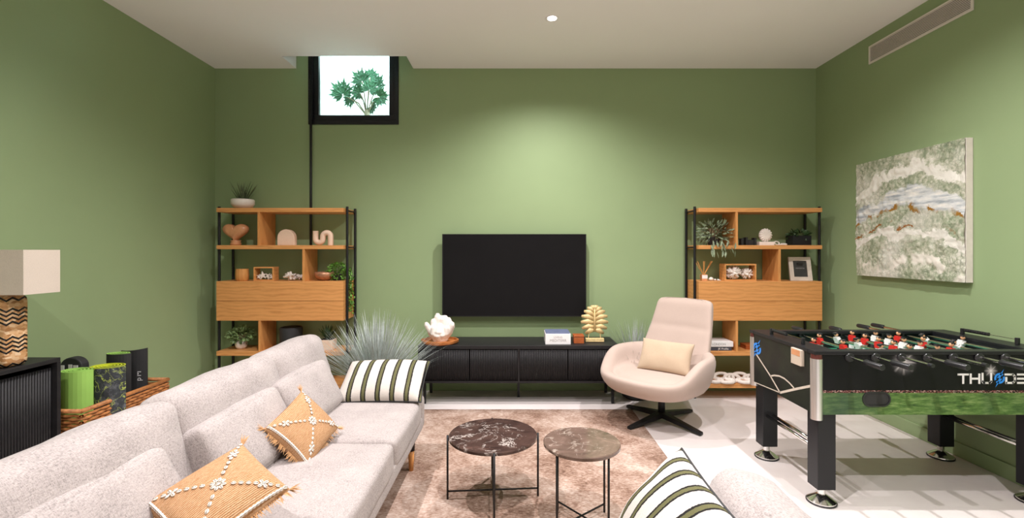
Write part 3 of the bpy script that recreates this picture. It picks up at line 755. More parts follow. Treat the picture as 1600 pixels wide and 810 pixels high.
# ================================================================== TELEVISION AND MEDIA CONSOLE
t = thing('television', 'large black flat television mounted on the green wall', 'television', (0, YB-.002, .76))
d = 4.67; xa, xb = PX(691, d), PX(916, d); za, zb = EYE-(495-VY)*d/F-.76, EYE-(366-VY)*d/F-.76
ring(MB(), xa, xb, za, zb, .008, -.10, -.055).build('bezel', 'blackmetal', t)
MB().bb(xa+.007, xb-.007, -.097, -.06, za+.007, zb-.007).build('screen', 'screen', t)
MB().bb(-.45, .45, -.06, -.03, za+.12, zb-.2).build('back_housing', 'blackmatte', t)
MB().bb(-.2, .2, -.03, 0, za+.25, zb-.3).build('wall_bracket', 'blackmetal', t)

cx0, cx1, cy0, cy1, cz0, cz1 = -.895, .96, 4.30, 4.745, .205, .552
t = thing('media_console', 'low black media console with fluted doors on thin legs', 'console', ((cx0+cx1)/2, (cy0+cy1)/2, 0))
b = MB().bb(cx0, cx1, cy0, cy1, cz1-.034, cz1).build('top', 'darkwood', t, world=True, bevel=.003)
mb = MB().bb(cx0, cx0+.02, cy0, cy1, cz0, cz1-.034).bb(cx1-.02, cx1, cy0, cy1, cz0, cz1-.034).bb(cx0+.02, cx1-.02, cy0, cy1, cz0, cz0+.018).bb(cx0+.02, cx1-.02, cy1-.01, cy1, cz0+.018, cz1-.034).bb((cx0+cx1)/2-.009, (cx0+cx1)/2+.009, cy0+.002, cy1-.01, cz0+.018, cz1-.034)
mb.build('carcass', 'darkwood', t, world=True)
iw = (cx1-cx0-.04)/4
for k in range(4):
    u = cx0+.02+k*iw+.004; v = u+iw-.008
    if k == 1: v -= .006
    if k == 2: u += .006
    dr = MB().bb(u, v, cy0+.012, cy0+.028, cz0+.022, cz1-.04).build('door', 'darkwood', t, world=True)
    mb = MB(); nrib = 28
    for q in range(nrib):
        x = u+(v-u)*(q+.5)/nrib; mb.tube([(x, cy0+.0125, cz0+.024), (x, cy0+.0125, cz1-.042)], (v-u)/nrib*.46, 6)
    stuff(mb.build('fluting', 'darkwood', dr, world=True, smooth=True))
for (lx, l_y) in ((cx0+.05, cy0+.06), (cx1-.05, cy0+.06), (cx0+.05, cy1-.05), (cx1-.05, cy1-.05), ((cx0+cx1)/2, (cy0+cy1)/2+.03)):
    MB().bb(lx-.012, lx+.012, l_y-.012, l_y+.012, 0, cz0).build('leg', 'blackmetal', t, world=True)

# coral sculpture on a wooden tray
trc = Vector((PX(687.5, 4.42), 4.42, cz1))
t = thing('wooden_tray', 'shallow scalloped wooden tray holding the white coral sculpture', 'tray', trc)
mb = MB(); prof = [(.02, 0), (.155, 0), (.172, .012), (.174, .036), (.163, .036), (.158, .014), (.02, .012)]
mb.lathe(prof, 40)
for v in mb.v:
    a = math.atan2(v.y, v.x); k = 1+.025*math.cos(a*8); v.x *= k; v.y *= k*.86
mb.build('dish', 'traywood', t, smooth=True, angle=50)
t = thing('coral_sculpture', 'white stone coral sculpture standing on the wooden tray', 'sculpture', trc+Vector((.003, 0, .014)))
mb = MB(); mb.lathe([(.06, 0), (.075, .02), (.07, .06), (.085, .12), (.08, .15), (.04, .13)], 16)
random.seed(3)
for (a, r1, h1, w1) in ((200, .13, .19, .026), (185, .10, .15, .03), (-20, .13, .19, .024), (-5, .115, .17, .028), (120, .07, .26, .034), (105, .06, .24, .035), (60, .07, .24, .036), (40, .09, .22, .034), (80, .05, .24, .03), (-100, .06, .13, .035), (-70, .07, .14, .03), (-130, .075, .16, .03), (-45, .09, .16, .028), (20, .10, .19, .03), (150, .085, .21, .03), (-90, .03, .18, .04)):
    ca, sa = math.cos(R(a)), math.sin(R(a))
    mb.tube([(ca*.045, sa*.045, .03), (ca*(.06+r1*.25), sa*(.06+r1*.25), h1*.55), (ca*r1*1.0, sa*r1, h1*.88), (ca*r1*1.04, sa*r1*1.04, h1)], [w1*.9, w1*1.15, w1*.95, w1*.45], 10)
o = mb.build('coral', 'plaster', t, smooth=True)
rm = o.modifiers.new('merge', 'REMESH'); rm.mode = 'VOXEL'; rm.voxel_size = .006; rm.use_smooth_shade = True

# book box, leather box, gold leaf
def text(parent, s_, size, loc, rot, mat, name='lettering', sx=1, align='CENTER'):
    cu = bpy.data.curves.new('lettering_curve', 'FONT'); cu.body = s_; cu.size = size; cu.align_x = align; cu.align_y = 'CENTER'; cu.extrude = .0003
    o = bpy.data.objects.new('tmp', cu); C.objects.link(o); bpy.context.view_layer.update()
    me = bpy.data.meshes.new_from_object(o.evaluated_get(bpy.context.evaluated_depsgraph_get())); bpy.data.objects.remove(o)
    me.materials.clear(); me.materials.append(M[mat])
    o = bpy.data.objects.new(name, me); C.objects.link(o); o.parent = parent; o.location = loc; o.rotation_euler = rot; o.scale = (sx, 1, 1); return o
bx, by = PX(872, 4.35), 4.46
t = thing('book_box', 'white slipcase book with a blue landscape photo cover on the console', 'book', (bx, by, cz1))
MB().bb(-.118, .118, -.11, .11, 0, .098).build('slipcase', 'white', t, bevel=.002)
MB().bb(-.112, .112, -.10, .105, .0985, .108).build('cover', 'paperblue', t)
text(t, 'LIVING', .026, (0, -.1105, .066), (R(90), 0, 0), 'cardtext')
text(t, 'MEDITERR', .034, (0, -.1105, .036), (R(90), 0, 0), 'cardtext')
t = thing('leather_box', 'small tan leather box beside the gold leaf ornament', 'box', (PX(904.5, 4.40), 4.44, cz1))
MB().bb(-.048, .048, -.05, .05, 0, .058).build('body', 'leather', t, bevel=.004)
MB().bb(-.05, .05, -.052, .052, .059, .078).build('lid', 'leather', t, bevel=.004)
t = thing('gold_leaf_ornament', 'gold monstera leaf ornament standing on a narrow base', 'ornament', (PX(929.5, 4.45), 4.47, cz1))
MB().bb(-.088, .088, -.028, .028, .004, .038).build('base', 'gold', t, bevel=.004)
for x in (-.06, .06): MB().tube([(x, 0, .03), (x*.8, 0, .13)], .0035, 8).build('pin', 'gold', t)
mb = MB()
mb.tube([(0, -.004, .10), (0, -.008, .22), (0, -.004, .335)], [.012, .010, .004], 8)
for s_ in (-1, 1):
    for i, (z, ln, ang) in enumerate(((.115, .09, -18), (.145, .118, -5), (.18, .13, 6), (.215, .128, 16), (.25, .11, 26), (.282, .082, 36), (.305, .05, 50))):
        a = R(ang); d = Vector((s_*math.cos(a), 0, math.sin(a))); b0_ = Vector((0, 0, z))
        pts = [b0_, b0_+d*ln*.5+Vector((0, -.008, .012)), b0_+d*ln+Vector((0, .006, -.004))]
        nb = len(mb.v); mb.tube(pts, [.013, .026, .012], 8)
        for q in range(nb, len(mb.v)): mb.v[q].y *= .45
mb.build('leaf', 'gold', t, smooth=True)

# blue fescue clumps on the floor either side of the console
def fescue(label, x, y, pz, nb, ln, seed):
    random.seed(seed)
    t = thing('ornamental_grass', label, 'plant', (x, y, 0))
    MB().lathe([(.10, 0), (.13, .02), (.14, pz), (.13, pz), (.12, pz-.03), (.02, pz-.03)], 24).build('pot', 'blackmatte', t, smooth=True, angle=50)
    mb = MB()
    for i in range(nb):
        a = random.uniform(0, 2*math.pi); k = random.uniform(0, 1)**.7; rr = .06*random.random()
        dy = k*.85*math.sin(a)
        if dy > 0 and y > 4.3: dy *= .12
        blade(mb, (rr*math.cos(a), rr*math.sin(a), pz-.03), (k*.85*math.cos(a), dy, 1-.35*k), ln*random.uniform(.65, 1.0), .008, .12*k, 6, 0, .12*k)
    stuff(mb.build('blades', 'grass', t)); return t
fescue('bushy blue-grey ornamental grass on the floor between shelf and sofa', PX(590, 4.0), 4.0, .24, 950, .74, 4)
fescue('blue-grey ornamental grass half hidden behind the cream armchair', 1.17, 4.54, .24, 420, .6, 9)

# ================================================================== SHELVING UNITS
SY0, SY1 = 4.45, 4.755
LV = [(.085, .158), (.408, .466), (.7586, 1.1335), (1.441, 1.478), (1.795, 1.834)]
def shelf_unit(label, x0, x1, dividers):
    cx = (x0+x1)/2
    t = thing('shelving_unit', label, 'shelf', (cx, (SY0+SY1)/2, 0))
    for (za, zb) in (LV[0], LV[1], LV[3], LV[4]):
        th = min(zb-za, .042)
        MB().bb(x0, x1, SY0, SY1, zb-th, zb).build('board', 'oak', t, world=True, bevel=.002)
    za, zb = LV[2]
    MB().bb(x0, x1, SY0+.022, SY1, za, zb-.0).build('drawer_case', 'oak', t, world=True)
    mid = (za+zb)/2
    for (p, q) in ((za, mid-.0015), (mid+.0015, zb)): MB().bb(x0, x1, SY0, SY0+.020, p, q).build('drawer_front', 'oak', t, world=True, bevel=.0015)
    for (dx, lo, hi) in dividers: MB().bb(dx-.011, dx+.011, SY0+.003, SY1-.01, lo, hi).build('divider', 'oakv', t, world=True)
    for xs in (x0-.0135, x1+.0135):
        for ys in (4.515, 4.738):
            MB().tube([(xs, ys, 0), (xs, ys, 1.852)], .0125, 12).build('post', 'blackmetal', t, world=True, smooth=True, angle=50)
        for zz in (.13, .43, 1.46, 1.815): MB().tube([(xs, 4.515, zz), (xs, 4.738, zz)], .007, 8).build('side_bar', 'blackmetal', t, world=True, smooth=True)
    return t
LX0, LX1 = -2.847, -1.637
shelf_unit('oak and black metal shelving unit below the window, holding a heart vase', LX0, LX1, [(-2.445, LV[3][1], LV[4][0]), (-2.018, LV[2][1], LV[3][0]), (-2.437, LV[1][1], LV[2][0]), (-2.018, LV[0][1], LV[1][0])])
QX0, QX1 = 1.748, 2.925
shelf_unit('oak and black metal shelving unit behind the cream armchair, holding a picture frame', QX0, QX1, [(2.112, LV[3][1], LV[4][0]), (2.52, LV[2][1], LV[3][0]), (2.113, LV[1][1], LV[2][0]), (2.52, LV[0][1], LV[1][0])])
ZA, ZB_, ZC, ZD, ZE = LV[4][1], LV[3][1], LV[2][1], LV[1][1], LV[0][1]
def at(px, z, d=4.58): return (PX(px, d), d, z)

# --- left unit
random.seed(21)
t = thing('potted_succulent', 'spiky succulent in a white footed bowl on the shelf top', 'plant', at(379.5, ZA, 4.6))
MB().lathe([(.055, 0), (.06, .012), (.085, .02), (.105, .05), (.104, .09), (.096, .098), (.09, .09), (.02, .085)], 28).build('bowl', 'whiteceramic', t, smooth=True)
mb = MB()
for i in range(46):
    a = random.uniform(0, 6.28); k = random.random(); blade(mb, (.05*k*math.cos(a), .04*k*math.sin(a), .085), (k*.75*math.cos(a), k*.75*math.sin(a), 1), random.uniform(.12, .2), .014, .1, 5)
mb.build('leaves', 'spiky', t)

t = thing('heart_vase', 'glossy tan heart-shaped vase with two lobes on a foot', 'vase', at(368.5, ZB_))
mb = MB()
mb.lathe([(.048, 0), (.05, .02), (.042, .035), (.05, .05)], 20)
ol = []
for i in range(48):
    a = 2*math.pi*i/48; sx = 16*math.sin(a)**3; sz = 13*math.cos(a)-5*math.cos(2*a)-2*math.cos(3*a)-math.cos(4*a)
    ol.append((sx/16*.122, .135+sz/17*.105))
rings_ = []
for (k, yy) in ((.55, -.05), (.85, -.042), (1, -.018), (1, .018), (.85, .042), (.55, .05)):
    rings_.append([(x*k, yy, .135+(z-.135)*k) for x, z in ol])
b_ = len(mb.v); nn = 48
for rg in rings_: mb.v += [Vector(q) for q in rg]
for i in range(5):
    for j in range(nn): mb.f.append([b_+i*nn+j, b_+i*nn+(j+1) % nn, b_+(i+1)*nn+(j+1) % nn, b_+(i+1)*nn+j]); mb.mi.append(0)
mb.f.append([b_+j for j in range(nn)]); mb.mi.append(0); mb.f.append([b_+5*nn+j for j in range(nn)]); mb.mi.append(0)
mb.build('body', 'vasewood', t, smooth=True)

t = thing('arch_ornament', 'flat pale terracotta arch block on the shelf', 'ornament', at(448.7, ZB_))
pts = [(-.082, 0), (.082, 0)] + [(.082*math.cos(R(a)), .075+.082*math.sin(R(a))) for a in range(0, 181, 12)]
MB().prism(pts, -.03, .03).build('block', 'pinkstone', t, bevel=.004)
t = thing('knot_vase', 'pale curled tube vase shaped like a wave', 'vase', at(505, ZB_))
pts = [(-.072, 0, .145), (-.072, 0, .06)] + [(-.034-.038*math.cos(R(a)), 0, .055-.034*math.sin(R(a))) for a in range(0, 181, 20)] + [(.004+.0, 0, .09)]
pts = [(-.074, 0, .142), (-.074, 0, .075)] + [(-.038-.036*math.cos(R(a)), 0, .064-.036*math.sin(R(a))) for a in range(10, 171, 16)] + [(.036-.038*math.cos(R(a)), 0, .088+.036*math.sin(R(a))) for a in range(10, 171, 16)] + [(.074, 0, .07), (.074, 0, .001)]
MB().tube(pts, .027, 14).build('tube', 'pinkstone', t, smooth=True, angle=60)

t = thing('wooden_cup', 'plain round turned wooden cup on the shelf', 'cup', at(378.5, ZC, 4.55))
MB().lathe([(.048, 0), (.058, .012), (.06, .06), (.056, .115), (.048, .115), (.046, .03), (.01, .02)], 28).build('body', 'cupwood', t, smooth=True, angle=50)
def shadow_box(name, label, px, wd, ht, d):
    t = thing(name, label, 'ornament', at(px, ZC, d)); ring(MB(), -wd/2, wd/2, 0, ht, .012, -.05, .05).build('frame', 'oak', t); return t
t = shadow_box('starfish_box', 'small open wooden box frame with starfish inside', 416, .195, .135, 4.57)
for (sx, sz, s_, a0_) in ((-.02, .052, .042, 10), (.032, .045, .034, 40), (-.055, .04, .026, 60), (.06, .04, .028, 0)):
    pts = []
    for i in range(10):
        a = R(a0_+36*i+90); rr = s_ if i % 2 == 0 else s_*.38; pts.append((sx+rr*math.cos(a), sz+rr*math.sin(a)))
    MB().prism(pts, -.03, -.018).build('starfish', 'plaster', t)
def coral_lump(label, px, z, rad, d, nn, seed, name='coral_piece', zs=.62):
    random.seed(seed); mb = MB()
    for i in range(nn):
        q = rvec().normalized()
        mb.tube([(0, 0, 0), (q.x*rad*.6, q.y*rad*.5, q.z*rad*.6*zs), (q.x*rad, q.y*rad*.75, q.z*rad*zs)], [rad*.22, rad*.17, rad*.10], 7)
    mb.ball((0, 0, 0), rad*.55, 10, 6, 0, (1, .8, zs))
    lo = min(v.z for v in mb.v)
    for v in mb.v: v.z -= lo
    return tag(mb.build(name, 'plaster', None, at(px, z, d), smooth=True), label, 'coral')
coral_lump('knobbly white coral piece lying beside the starfish box', 454, ZC, .07, 4.58, 34, 2)
coral_lump('small white coral piece next to the oak divider', 468.5, ZC, .05, 4.68, 26, 5)
t = thing('copper_bowl', 'round hammered copper bowl on the shelf', 'bowl', at(507, ZC, 4.60))
MB().lathe([(.04, 0), (.075, .02), (.093, .05), (.09, .085), (.082, .085), (.082, .05), (.02, .02)], 28).build('body', 'copper', t, smooth=True)
random.seed(31)
t = thing('trailing_plant', 'fresh green trailing plant spilling over the shelf side', 'plant', at(527, ZC, 4.62))
MB().lathe([(.04, 0), (.05, .06), (.045, .06), (.01, .05)], 18).build('pot', 'blackmatte', t)
mb = bushy(330, (0, -.0, .085), (.09, .08, .085), .026, .017)
for i in range(230):
    k = random.random(); mb2 = Vector((.128+random.uniform(-.022, .022), .01+random.uniform(-.06, .05), .09-k*.42)); leaf(mb, mb2, rvec()+Vector((0, 0, -.4)), rvec(), .026, .017)
for i in range(60): leaf(mb, (.06+random.uniform(0, .07), random.uniform(-.05, .05), .09+random.uniform(-.03, .03)), rvec(), rvec(), .026, .017)
mb.build('foliage', 'fresh', t)
mb = MB()
for i in range(5):
    y = -.05+.022*i; mb.tube([(0, y*.4, .06), (.07, y, .13), (.125, y, .08), (.13, y, -.3+.03*i)], .0022, 5)
mb.build('stems', 'aloe', t)

random.seed(41)
t = thing('potted_bush', 'small sage green bushy plant in a round white pot on the lower shelf', 'plant', at(377, ZD, 4.58))
MB().lathe([(.035, 0), (.05, .02), (.055, .05), (.05, .085), (.044, .085), (.01, .07)], 24).build('pot', 'whiteceramic', t, smooth=True)
bushy(300, (0, 0, .135), (.115, .09, .07), .036, .028).build('foliage', 'sage', t)
mb = MB()
for i in range(9):
    q = rvec(); mb.tube([(0, 0, .07), (q.x*.07, q.y*.06, .14)], .003, 5)
mb.build('stems', 'bark', t)
t = thing('cylinder_speaker', 'black cylindrical speaker on the lower shelf behind the sofa', 'speaker', at(455, ZD, 4.58))
MB().lathe([(.09, 0), (.102, .012), (.104, .20), (.098, .212), (.085, .212), (.07, .208)], 32).build('body', 'blackmatte', t, smooth=True, angle=50)
MB().lathe([(.068, .2085), (.066, .212), (.01, .212)], 28).build('top_plate', 'black', t)
random.seed(43)
t = thing('potted_aloe', 'dark green rosette plant in a square pink pot', 'plant', at(512, ZD, 4.55))
MB().bb(-.066, .066, -.06, .06, 0, .098).build('pot', 'pinkstone', t, bevel=.004)
MB().bb(-.058, .058, -.052, .052, .0985, .100).build('soil', 'soil', t)
mb = MB()
for i in range(26):
    a = i*2.4; k = .2+.8*i/26; blade(mb, (0, 0, .10), (k*.9*math.cos(a), k*.9*math.sin(a), 1.05-.4*k), .15-.02*k, .034, .05, 5)
mb.build('leaves', 'aloe', t)

# --- right unit
random.seed(51)
t = thing('variegated_plant', 'trailing plant with white-edged leaves hanging over the shelf edge', 'plant', at(1115, ZB_, 4.60))
MB().lathe([(.05, 0), (.065, .08), (.058, .08), (.01, .07)], 20).build('pot', 'blackmatte', t)
mb = bushy(170, (0, -.01, .13), (.165, .12, .10), .066, .022)
for i in range(26): leaf(mb, (random.uniform(-.10, .14), -.15-random.uniform(0, .03), random.uniform(-.06, .06)), Vector((random.uniform(-.4, .4), -.2, -1)), rvec(), .07, .02)
mb.build('foliage', 'varieg', t)
mb = MB()
for i in range(14):
    q = rvec(); mb.tube([(0, 0, .07), (q.x*.09, q.y*.06, .17), (q.x*.15, q.y*.1-.02, .12)], .0025, 5)
mb.build('stems', 'bark', t)
t = thing('candle_holder', 'set of low black blocks forming a candle holder', 'holder', at(1168, ZB_, 4.60))
MB().bb(-.075, -.05, -.03, .03, 0, .07).build('upright', 'blackmatte', t, bevel=.004)
MB().bb(-.03, -.01, -.03, .03, 0, .08).build('upright', 'blackmatte', t, bevel=.004)
MB().bb(.052, .075, -.03, .03, 0, .075).build('upright', 'blackmatte', t, bevel=.004)
MB().bb(-.01, .052, -.026, .026, 0, .055).build('cup', 'blackmatte', t, bevel=.006)
t = thing('shell_sculpture', 'white scallop shell sculpture on a rectangular plinth', 'sculpture', at(1195.5, ZB_, 4.58))
MB().bb(-.072, .072, -.035, .035, 0, .036).build('plinth', 'plaster', t, bevel=.002)
mb = MB(); nn = 60; b_ = 0
for (k, yy) in ((.02, -.024), (.5, -.026), (.85, -.02), (1, -.004), (.85, .012), (.02, .016)):
    for j in range(nn):
        a = 2*math.pi*j/nn; rr = .066*k*(1+.035*math.cos(a*15)); mb.v.append(Vector((rr*math.cos(a), yy-.004*math.cos(a*15)*k, .1+rr*math.sin(a)*1.0)))
for i in range(5):
    for j in range(nn): mb.f.append([i*nn+j, i*nn+(j+1) % nn, (i+1)*nn+(j+1) % nn, (i+1)*nn+j]); mb.mi.append(0)
mb.build('shell', 'plaster', t, smooth=True)
def chain_links(t, pts, rr, th, mat='plaster'):
    for i, (x, y, z, yaw, tilt) in enumerate(pts):
        mb = MB(); cyc = [(rr*1.25*math.cos(R(a)), rr*.8*math.sin(R(a)), 0) for a in range(0, 361, 20)]
        mb.tube(cyc, th, 10, caps=False).build('link', mat, t, (x, y, z), (tilt, 0, yaw), smooth=True)
t = thing('bead_knot', 'small cream chain ornament beside the black planter', 'ornament', at(1217, ZB_, 4.56))
chain_links(t, [(-.02, 0, .022, .3, 1.1), (.02, .0, .008, -.2, 0), (.05, .0, .012, .2, .3)], .022, .006, 'whiteceramic')
random.seed(61)
t = thing('square_planter', 'dark leafy plant in a black square planter', 'plant', at(1247.5, ZB_, 4.60))
ring(MB(), -.09, .09, -.06, .06, .008, 0, .095).build('pot', 'black', t, rot=(R(90), 0, 0), loc=(0, 0, 0))
t.children[0].location = (0, 0, .0); t.children[0].rotation_euler = (R(90), 0, 0)
MB().bb(-.082, .082, -.052, .052, 0, .075).build('soil', 'soil', t)
bushy(60, (0, 0, .10), (.085, .05, .035), .05, .03).build('leaves', 'aloe', t)
t = thing('reed_diffuser', 'glass reed diffuser with white label and wooden reeds', 'diffuser', at(1099.5, ZC, 4.56))
MB().bb(-.027, .027, -.027, .027, 0, .062).build('bottle', 'vasewood', t, bevel=.004)
MB().bb(-.0265, .0265, -.0285, -.0272, .022, .055).build('label', 'white', t)
for (ax, ay) in ((-.5, 0), (-.32, .1), (-.05, -.1), (.1, .1), (.42, 0), (.5, .1), (.46, -.1)):
    MB().tube([(0, 0, .05), (ax*.17, ay*.17, .19)], .0035, 6).build('reed', 'cupwood', t)
for (dx, dy, prof, lab) in ((-.012, 0, [(.001, 0), (.02, .006), (.024, .02), (.012, .034), (.001, .037)], 'rounded pale seashell, the largest beside the reed diffuser'),
                            (.026, .0, [(.001, 0), (.012, .006), (.013, .014), (.001, .02)], 'tiny round seashell next to the larger one by the diffuser')):
    tag(MB().lathe(prof, 14).build('seashell', 'whiteceramic', None, Vector(at(1113, ZC, 4.54))+Vector((dx, dy, 0)), smooth=True), lab, 'shell', 'seashells by the reed diffuser')
tag(MB().tube([(0, 0, .010), (.036, -.006, .004)], [.010, .002], 10).build('seashell', 'whiteceramic', None, Vector(at(1113, ZC, 4.54))+Vector((.044, -.01, 0)), smooth=True), 'slim pointed cream seashell lying on the drawer top', 'shell', 'seashells by the reed diffuser')
wd, ht = .305, .165
t = thing('coral_box', 'open oak box frame displaying white coral', 'ornament', at(1152.5, ZC, 4.56))
ring(MB(), -wd/2, wd/2, 0, ht, .014, -.06, .06).build('frame', 'oak', t)
coral_lump('white coral head on the divider side of the oak box', 1166.5, ZC+.0142, .062, 4.56, 70, 8, 'white_coral', .95)
coral_lump('larger white coral head in the oak box, nearer the reed diffuser', 1145, ZC+.0142, .078, 4.56, 90, 9, 'white_coral', .85)
t = thing('picture_frame', 'whitewashed wooden picture frame leaning back on the shelf', 'picture frame', (PX(1249, 4.56), 4.53, ZC), R(-8))
fw, fh = .20, .235
def leanbox(mbx, nm, mt): return mbx.build(nm, mt, t, rot=(R(-13), 0, 0))
leanbox(ring(MB(), -fw/2, fw/2, 0, fh, .038, -.010, .010), 'frame', 'greywood')
leanbox(MB().bb(-fw/2+.038, fw/2-.038, -.002, .004, .038, fh-.038), 'print', 'photo')
o = text(t, 'memories', .02, (0, -.0055, .13), (R(77), 0, 0), 'cardtext'); 
o.location = Matrix.Rotation(R(-13), 3, 'X') @ Vector((0, -.0035, .125)); o.rotation_euler = (R(77), 0, 0)
MB().box((0, .058, .088), (.05, .006, .19), 0, (R(22), 0, 0)).build('stand', 'blackmatte', t)
# books under the drawers
bx = PX(1122, 4.54)
t = thing('book', 'slate grey book with white spine lettering beneath the white book', 'book', (bx, 4.58, ZD))
MB().bb(-.13, .105, -.10, .10, 0, .038).build('cover', 'navy', t, bevel=.002)
text(t, 'JK Profile', .026, (.025, -.1005, .018), (R(90), 0, 0), 'white')
t = thing('book', 'white book lying on top of the slate grey book', 'book', (bx, 4.58, ZD+.0385))
MB().bb(-.13, .118, -.105, .10, 0, .05).build('cover', 'white', t, bevel=.002)
text(t, 'LONDON', .03, (-.02, -.1055, .024), (R(90), 0, 0), 'cardtext')
t = thing('leather_case', 'low dark brown leather case on the shelf behind the football table', 'case', at(1172, ZD, 4.60))
MB().bb(-.07, .07, -.06, .06, 0, .028).build('base', 'leather', t, bevel=.003)
MB().bb(-.072, .072, -.062, .062, .029, .045).build('lid', 'leather', t, bevel=.003)
t = thing('chain_ornament', 'chunky white chain link ornament on the lowest shelf', 'ornament', at(1147, ZE, 4.53))
chain_links(t, [(-.20, -.03, .022, .1, .15), (-.11, .02, .032, 0, .9), (-.10, -.05, .022, 0, .12), (-.02, -.005, .035, .1, .5), (.07, .02, .032, 0, .9), (.08, -.05, .022, 0, .12), (.17, -.01, .032, -.1, .4), (.26, .0, .025, 0, .6)], .058, .017)

# ================================================================== PAINTING
pw, py0, py1 = 1.0, 3.13, 4.13
pz0, pz1 = EYE-(438-VY)*3.62/F-.01, EYE+ (394-216)*3.13/F
pz0 = EYE-(442-VY)*3.13/F
t = thing('abstract_painting', 'square abstract painting in white, sage and gold hanging on the green wall', 'painting', (XR-.048, (py0+py1)/2, (pz0+pz1)/2))
hw, hh = (py1-py0)/2, (pz1-pz0)/2
MB().bb(0, .045, -hw, hw, -hh, hh).build('canvas', 'plaster', t)
mb = MB(); n = 96
for i in range(n+1):
    for j in range(n+1):
        y, z = -hw+2*hw*i/n, -hh+2*hh*j/n
        v = Vector((0, y*6, z*6)); h_ = .014*abs(noise.noise(v*1.2)) + .020*abs(noise.noise(v*3.1+Vector((3, 1, 7))))*max(0, noise.noise(v*.5)+.5)
        mb.v.append(Vector((-.002-h_, y, z)))
for i in range(n):
    for j in range(n): a = i*(n+1)+j; mb.f.append([a, a+1, a+n+2, a+n+1]); mb.mi.append(0)
mb.build('paint_relief', 'paint', t, smooth=True)

# ================================================================== SIDEBOARD, LAMP, BASKET (left wall)
sx0, sx1, sy0, sy1, sz1 = XL+.03, -2.66, 1.05, 2.735, .80
t = thing('sideboard', 'tall black sideboard with fluted doors against the green wall, under the lamp', 'sideboard', ((sx0+sx1)/2, (sy0+sy1)/2, 0))
MB().bb(sx0, sx1, sy0, sy1, sz1-.024, sz1).build('top', 'darkwood', t, world=True, bevel=.003)
mb = MB().bb(sx0, sx1, sy0, sy0+.022, .10, sz1-.024).bb(sx0, sx1, sy1-.022, sy1, .10, sz1-.024).bb(sx0, sx1, sy0+.022, sy1-.022, .10, .122).bb(sx0, sx0+.012, sy0+.022, sy1-.022, .122, sz1-.024)
mb.build('carcass', 'darkwood', t, world=True)
nd = 4; dw = (sy1-sy0-.044)/nd
for k in range(nd):
    u = sy0+.022+k*dw+.003; v = u+dw-.006
    dr = MB().bb(sx1-.05, sx1-.034, u, v, .126, sz1-.055).build('door', 'darkwood', t, world=True)
    mb = MB(); nrib = 26
    for q in range(nrib):
        y = u+(v-u)*(q+.5)/nrib; mb.tube([(sx1-.034, y, .128), (sx1-.034, y, sz1-.057)], (v-u)/nrib*.46, 6)
    stuff(mb.build('fluting', 'darkwood', dr, world=True, smooth=True))
for (lx, l_y) in ((sx0+.04, sy0+.05), (sx1-.04, sy0+.05), (sx0+.04, sy1-.05), (sx1-.04, sy1-.05)):
    MB().bb(lx-.014, lx+.014, l_y-.014, l_y+.014, 0, .10).build('leg', 'blackmetal', t, world=True)

lc = Vector((-2.79, 2.52, sz1))
t = thing('table_lamp', 'table lamp with linen box shade and chevron inlaid rectangular base', 'lamp', lc)
mb = soft_box((.22, .13, .385), .03, 10); mb.build('lamp_base', 'chevron', t, (0, 0, 0), smooth=True)
o = t.children[0]
for v in o.data.vertices: v.co.z += .1925
MB().tube([(0, 0, .385), (0, 0, .47)], .008, 10).build('stem', 'chrome', t, smooth=True)
sw, sd, s0, s1 = .24, .098, .393, .628
mb = ring(MB(), -sw, sw, -sd, sd, .004, s0, s1)      # built flat then turned upright
for v in mb.v: v.y, v.z = v.z, v.y
mb.build('lamp_shade', 'linen', t)
for y in (-.0,): MB().tube([(-sw+.004, 0, .46), (sw-.004, 0, .46)], .003, 6).build('shade_carrier', 'chrome', t)

random.seed(71)
bx0, bx1, by0, by1, bz = XL+.04, -2.60, 2.80, 3.50, .46
t = thing('wicker_basket', 'open wicker basket holding rolled exercise mats beside the sideboard', 'basket', ((bx0+bx1)/2, (by0+by1)/2, 0))
def loop_pts(z, off=0):
    p = [(bx0-off, by0-off), (bx1+off, by0-off), (bx1+off, by1+off), (bx0-off, by1+off)]; return p
mb = MB()
for z in (bz,):
    p = loop_pts(z)
    for i in range(4): mb.tube([(*p[i], z), (*p[(i+1) % 4], z)], .014, 8)
mb.build('rim', 'wicker', t, world=True, smooth=True)
mb = MB(); p = loop_pts(0)
for k in range(22):
    z = .02+k*.0196
    for i in range(4):
        a, b_ = Vector((*p[i], z)), Vector((*p[(i+1) % 4], z)); d = b_-a; nn = max(6, int(d.length/.04)); nrm = Vector((d.y, -d.x, 0)).normalized()
        mb.tube([a+d*q/nn+nrm*(.006 if (q+k) % 2 else -.006) for q in range(nn+1)], .0095, 5, caps=False)
stuff(mb.build('weave', 'wicker', t, world=True, smooth=True))
MB().bb(bx0, bx1, by0, by1, .004, .014).build('bottom', 'wicker', t, world=True)
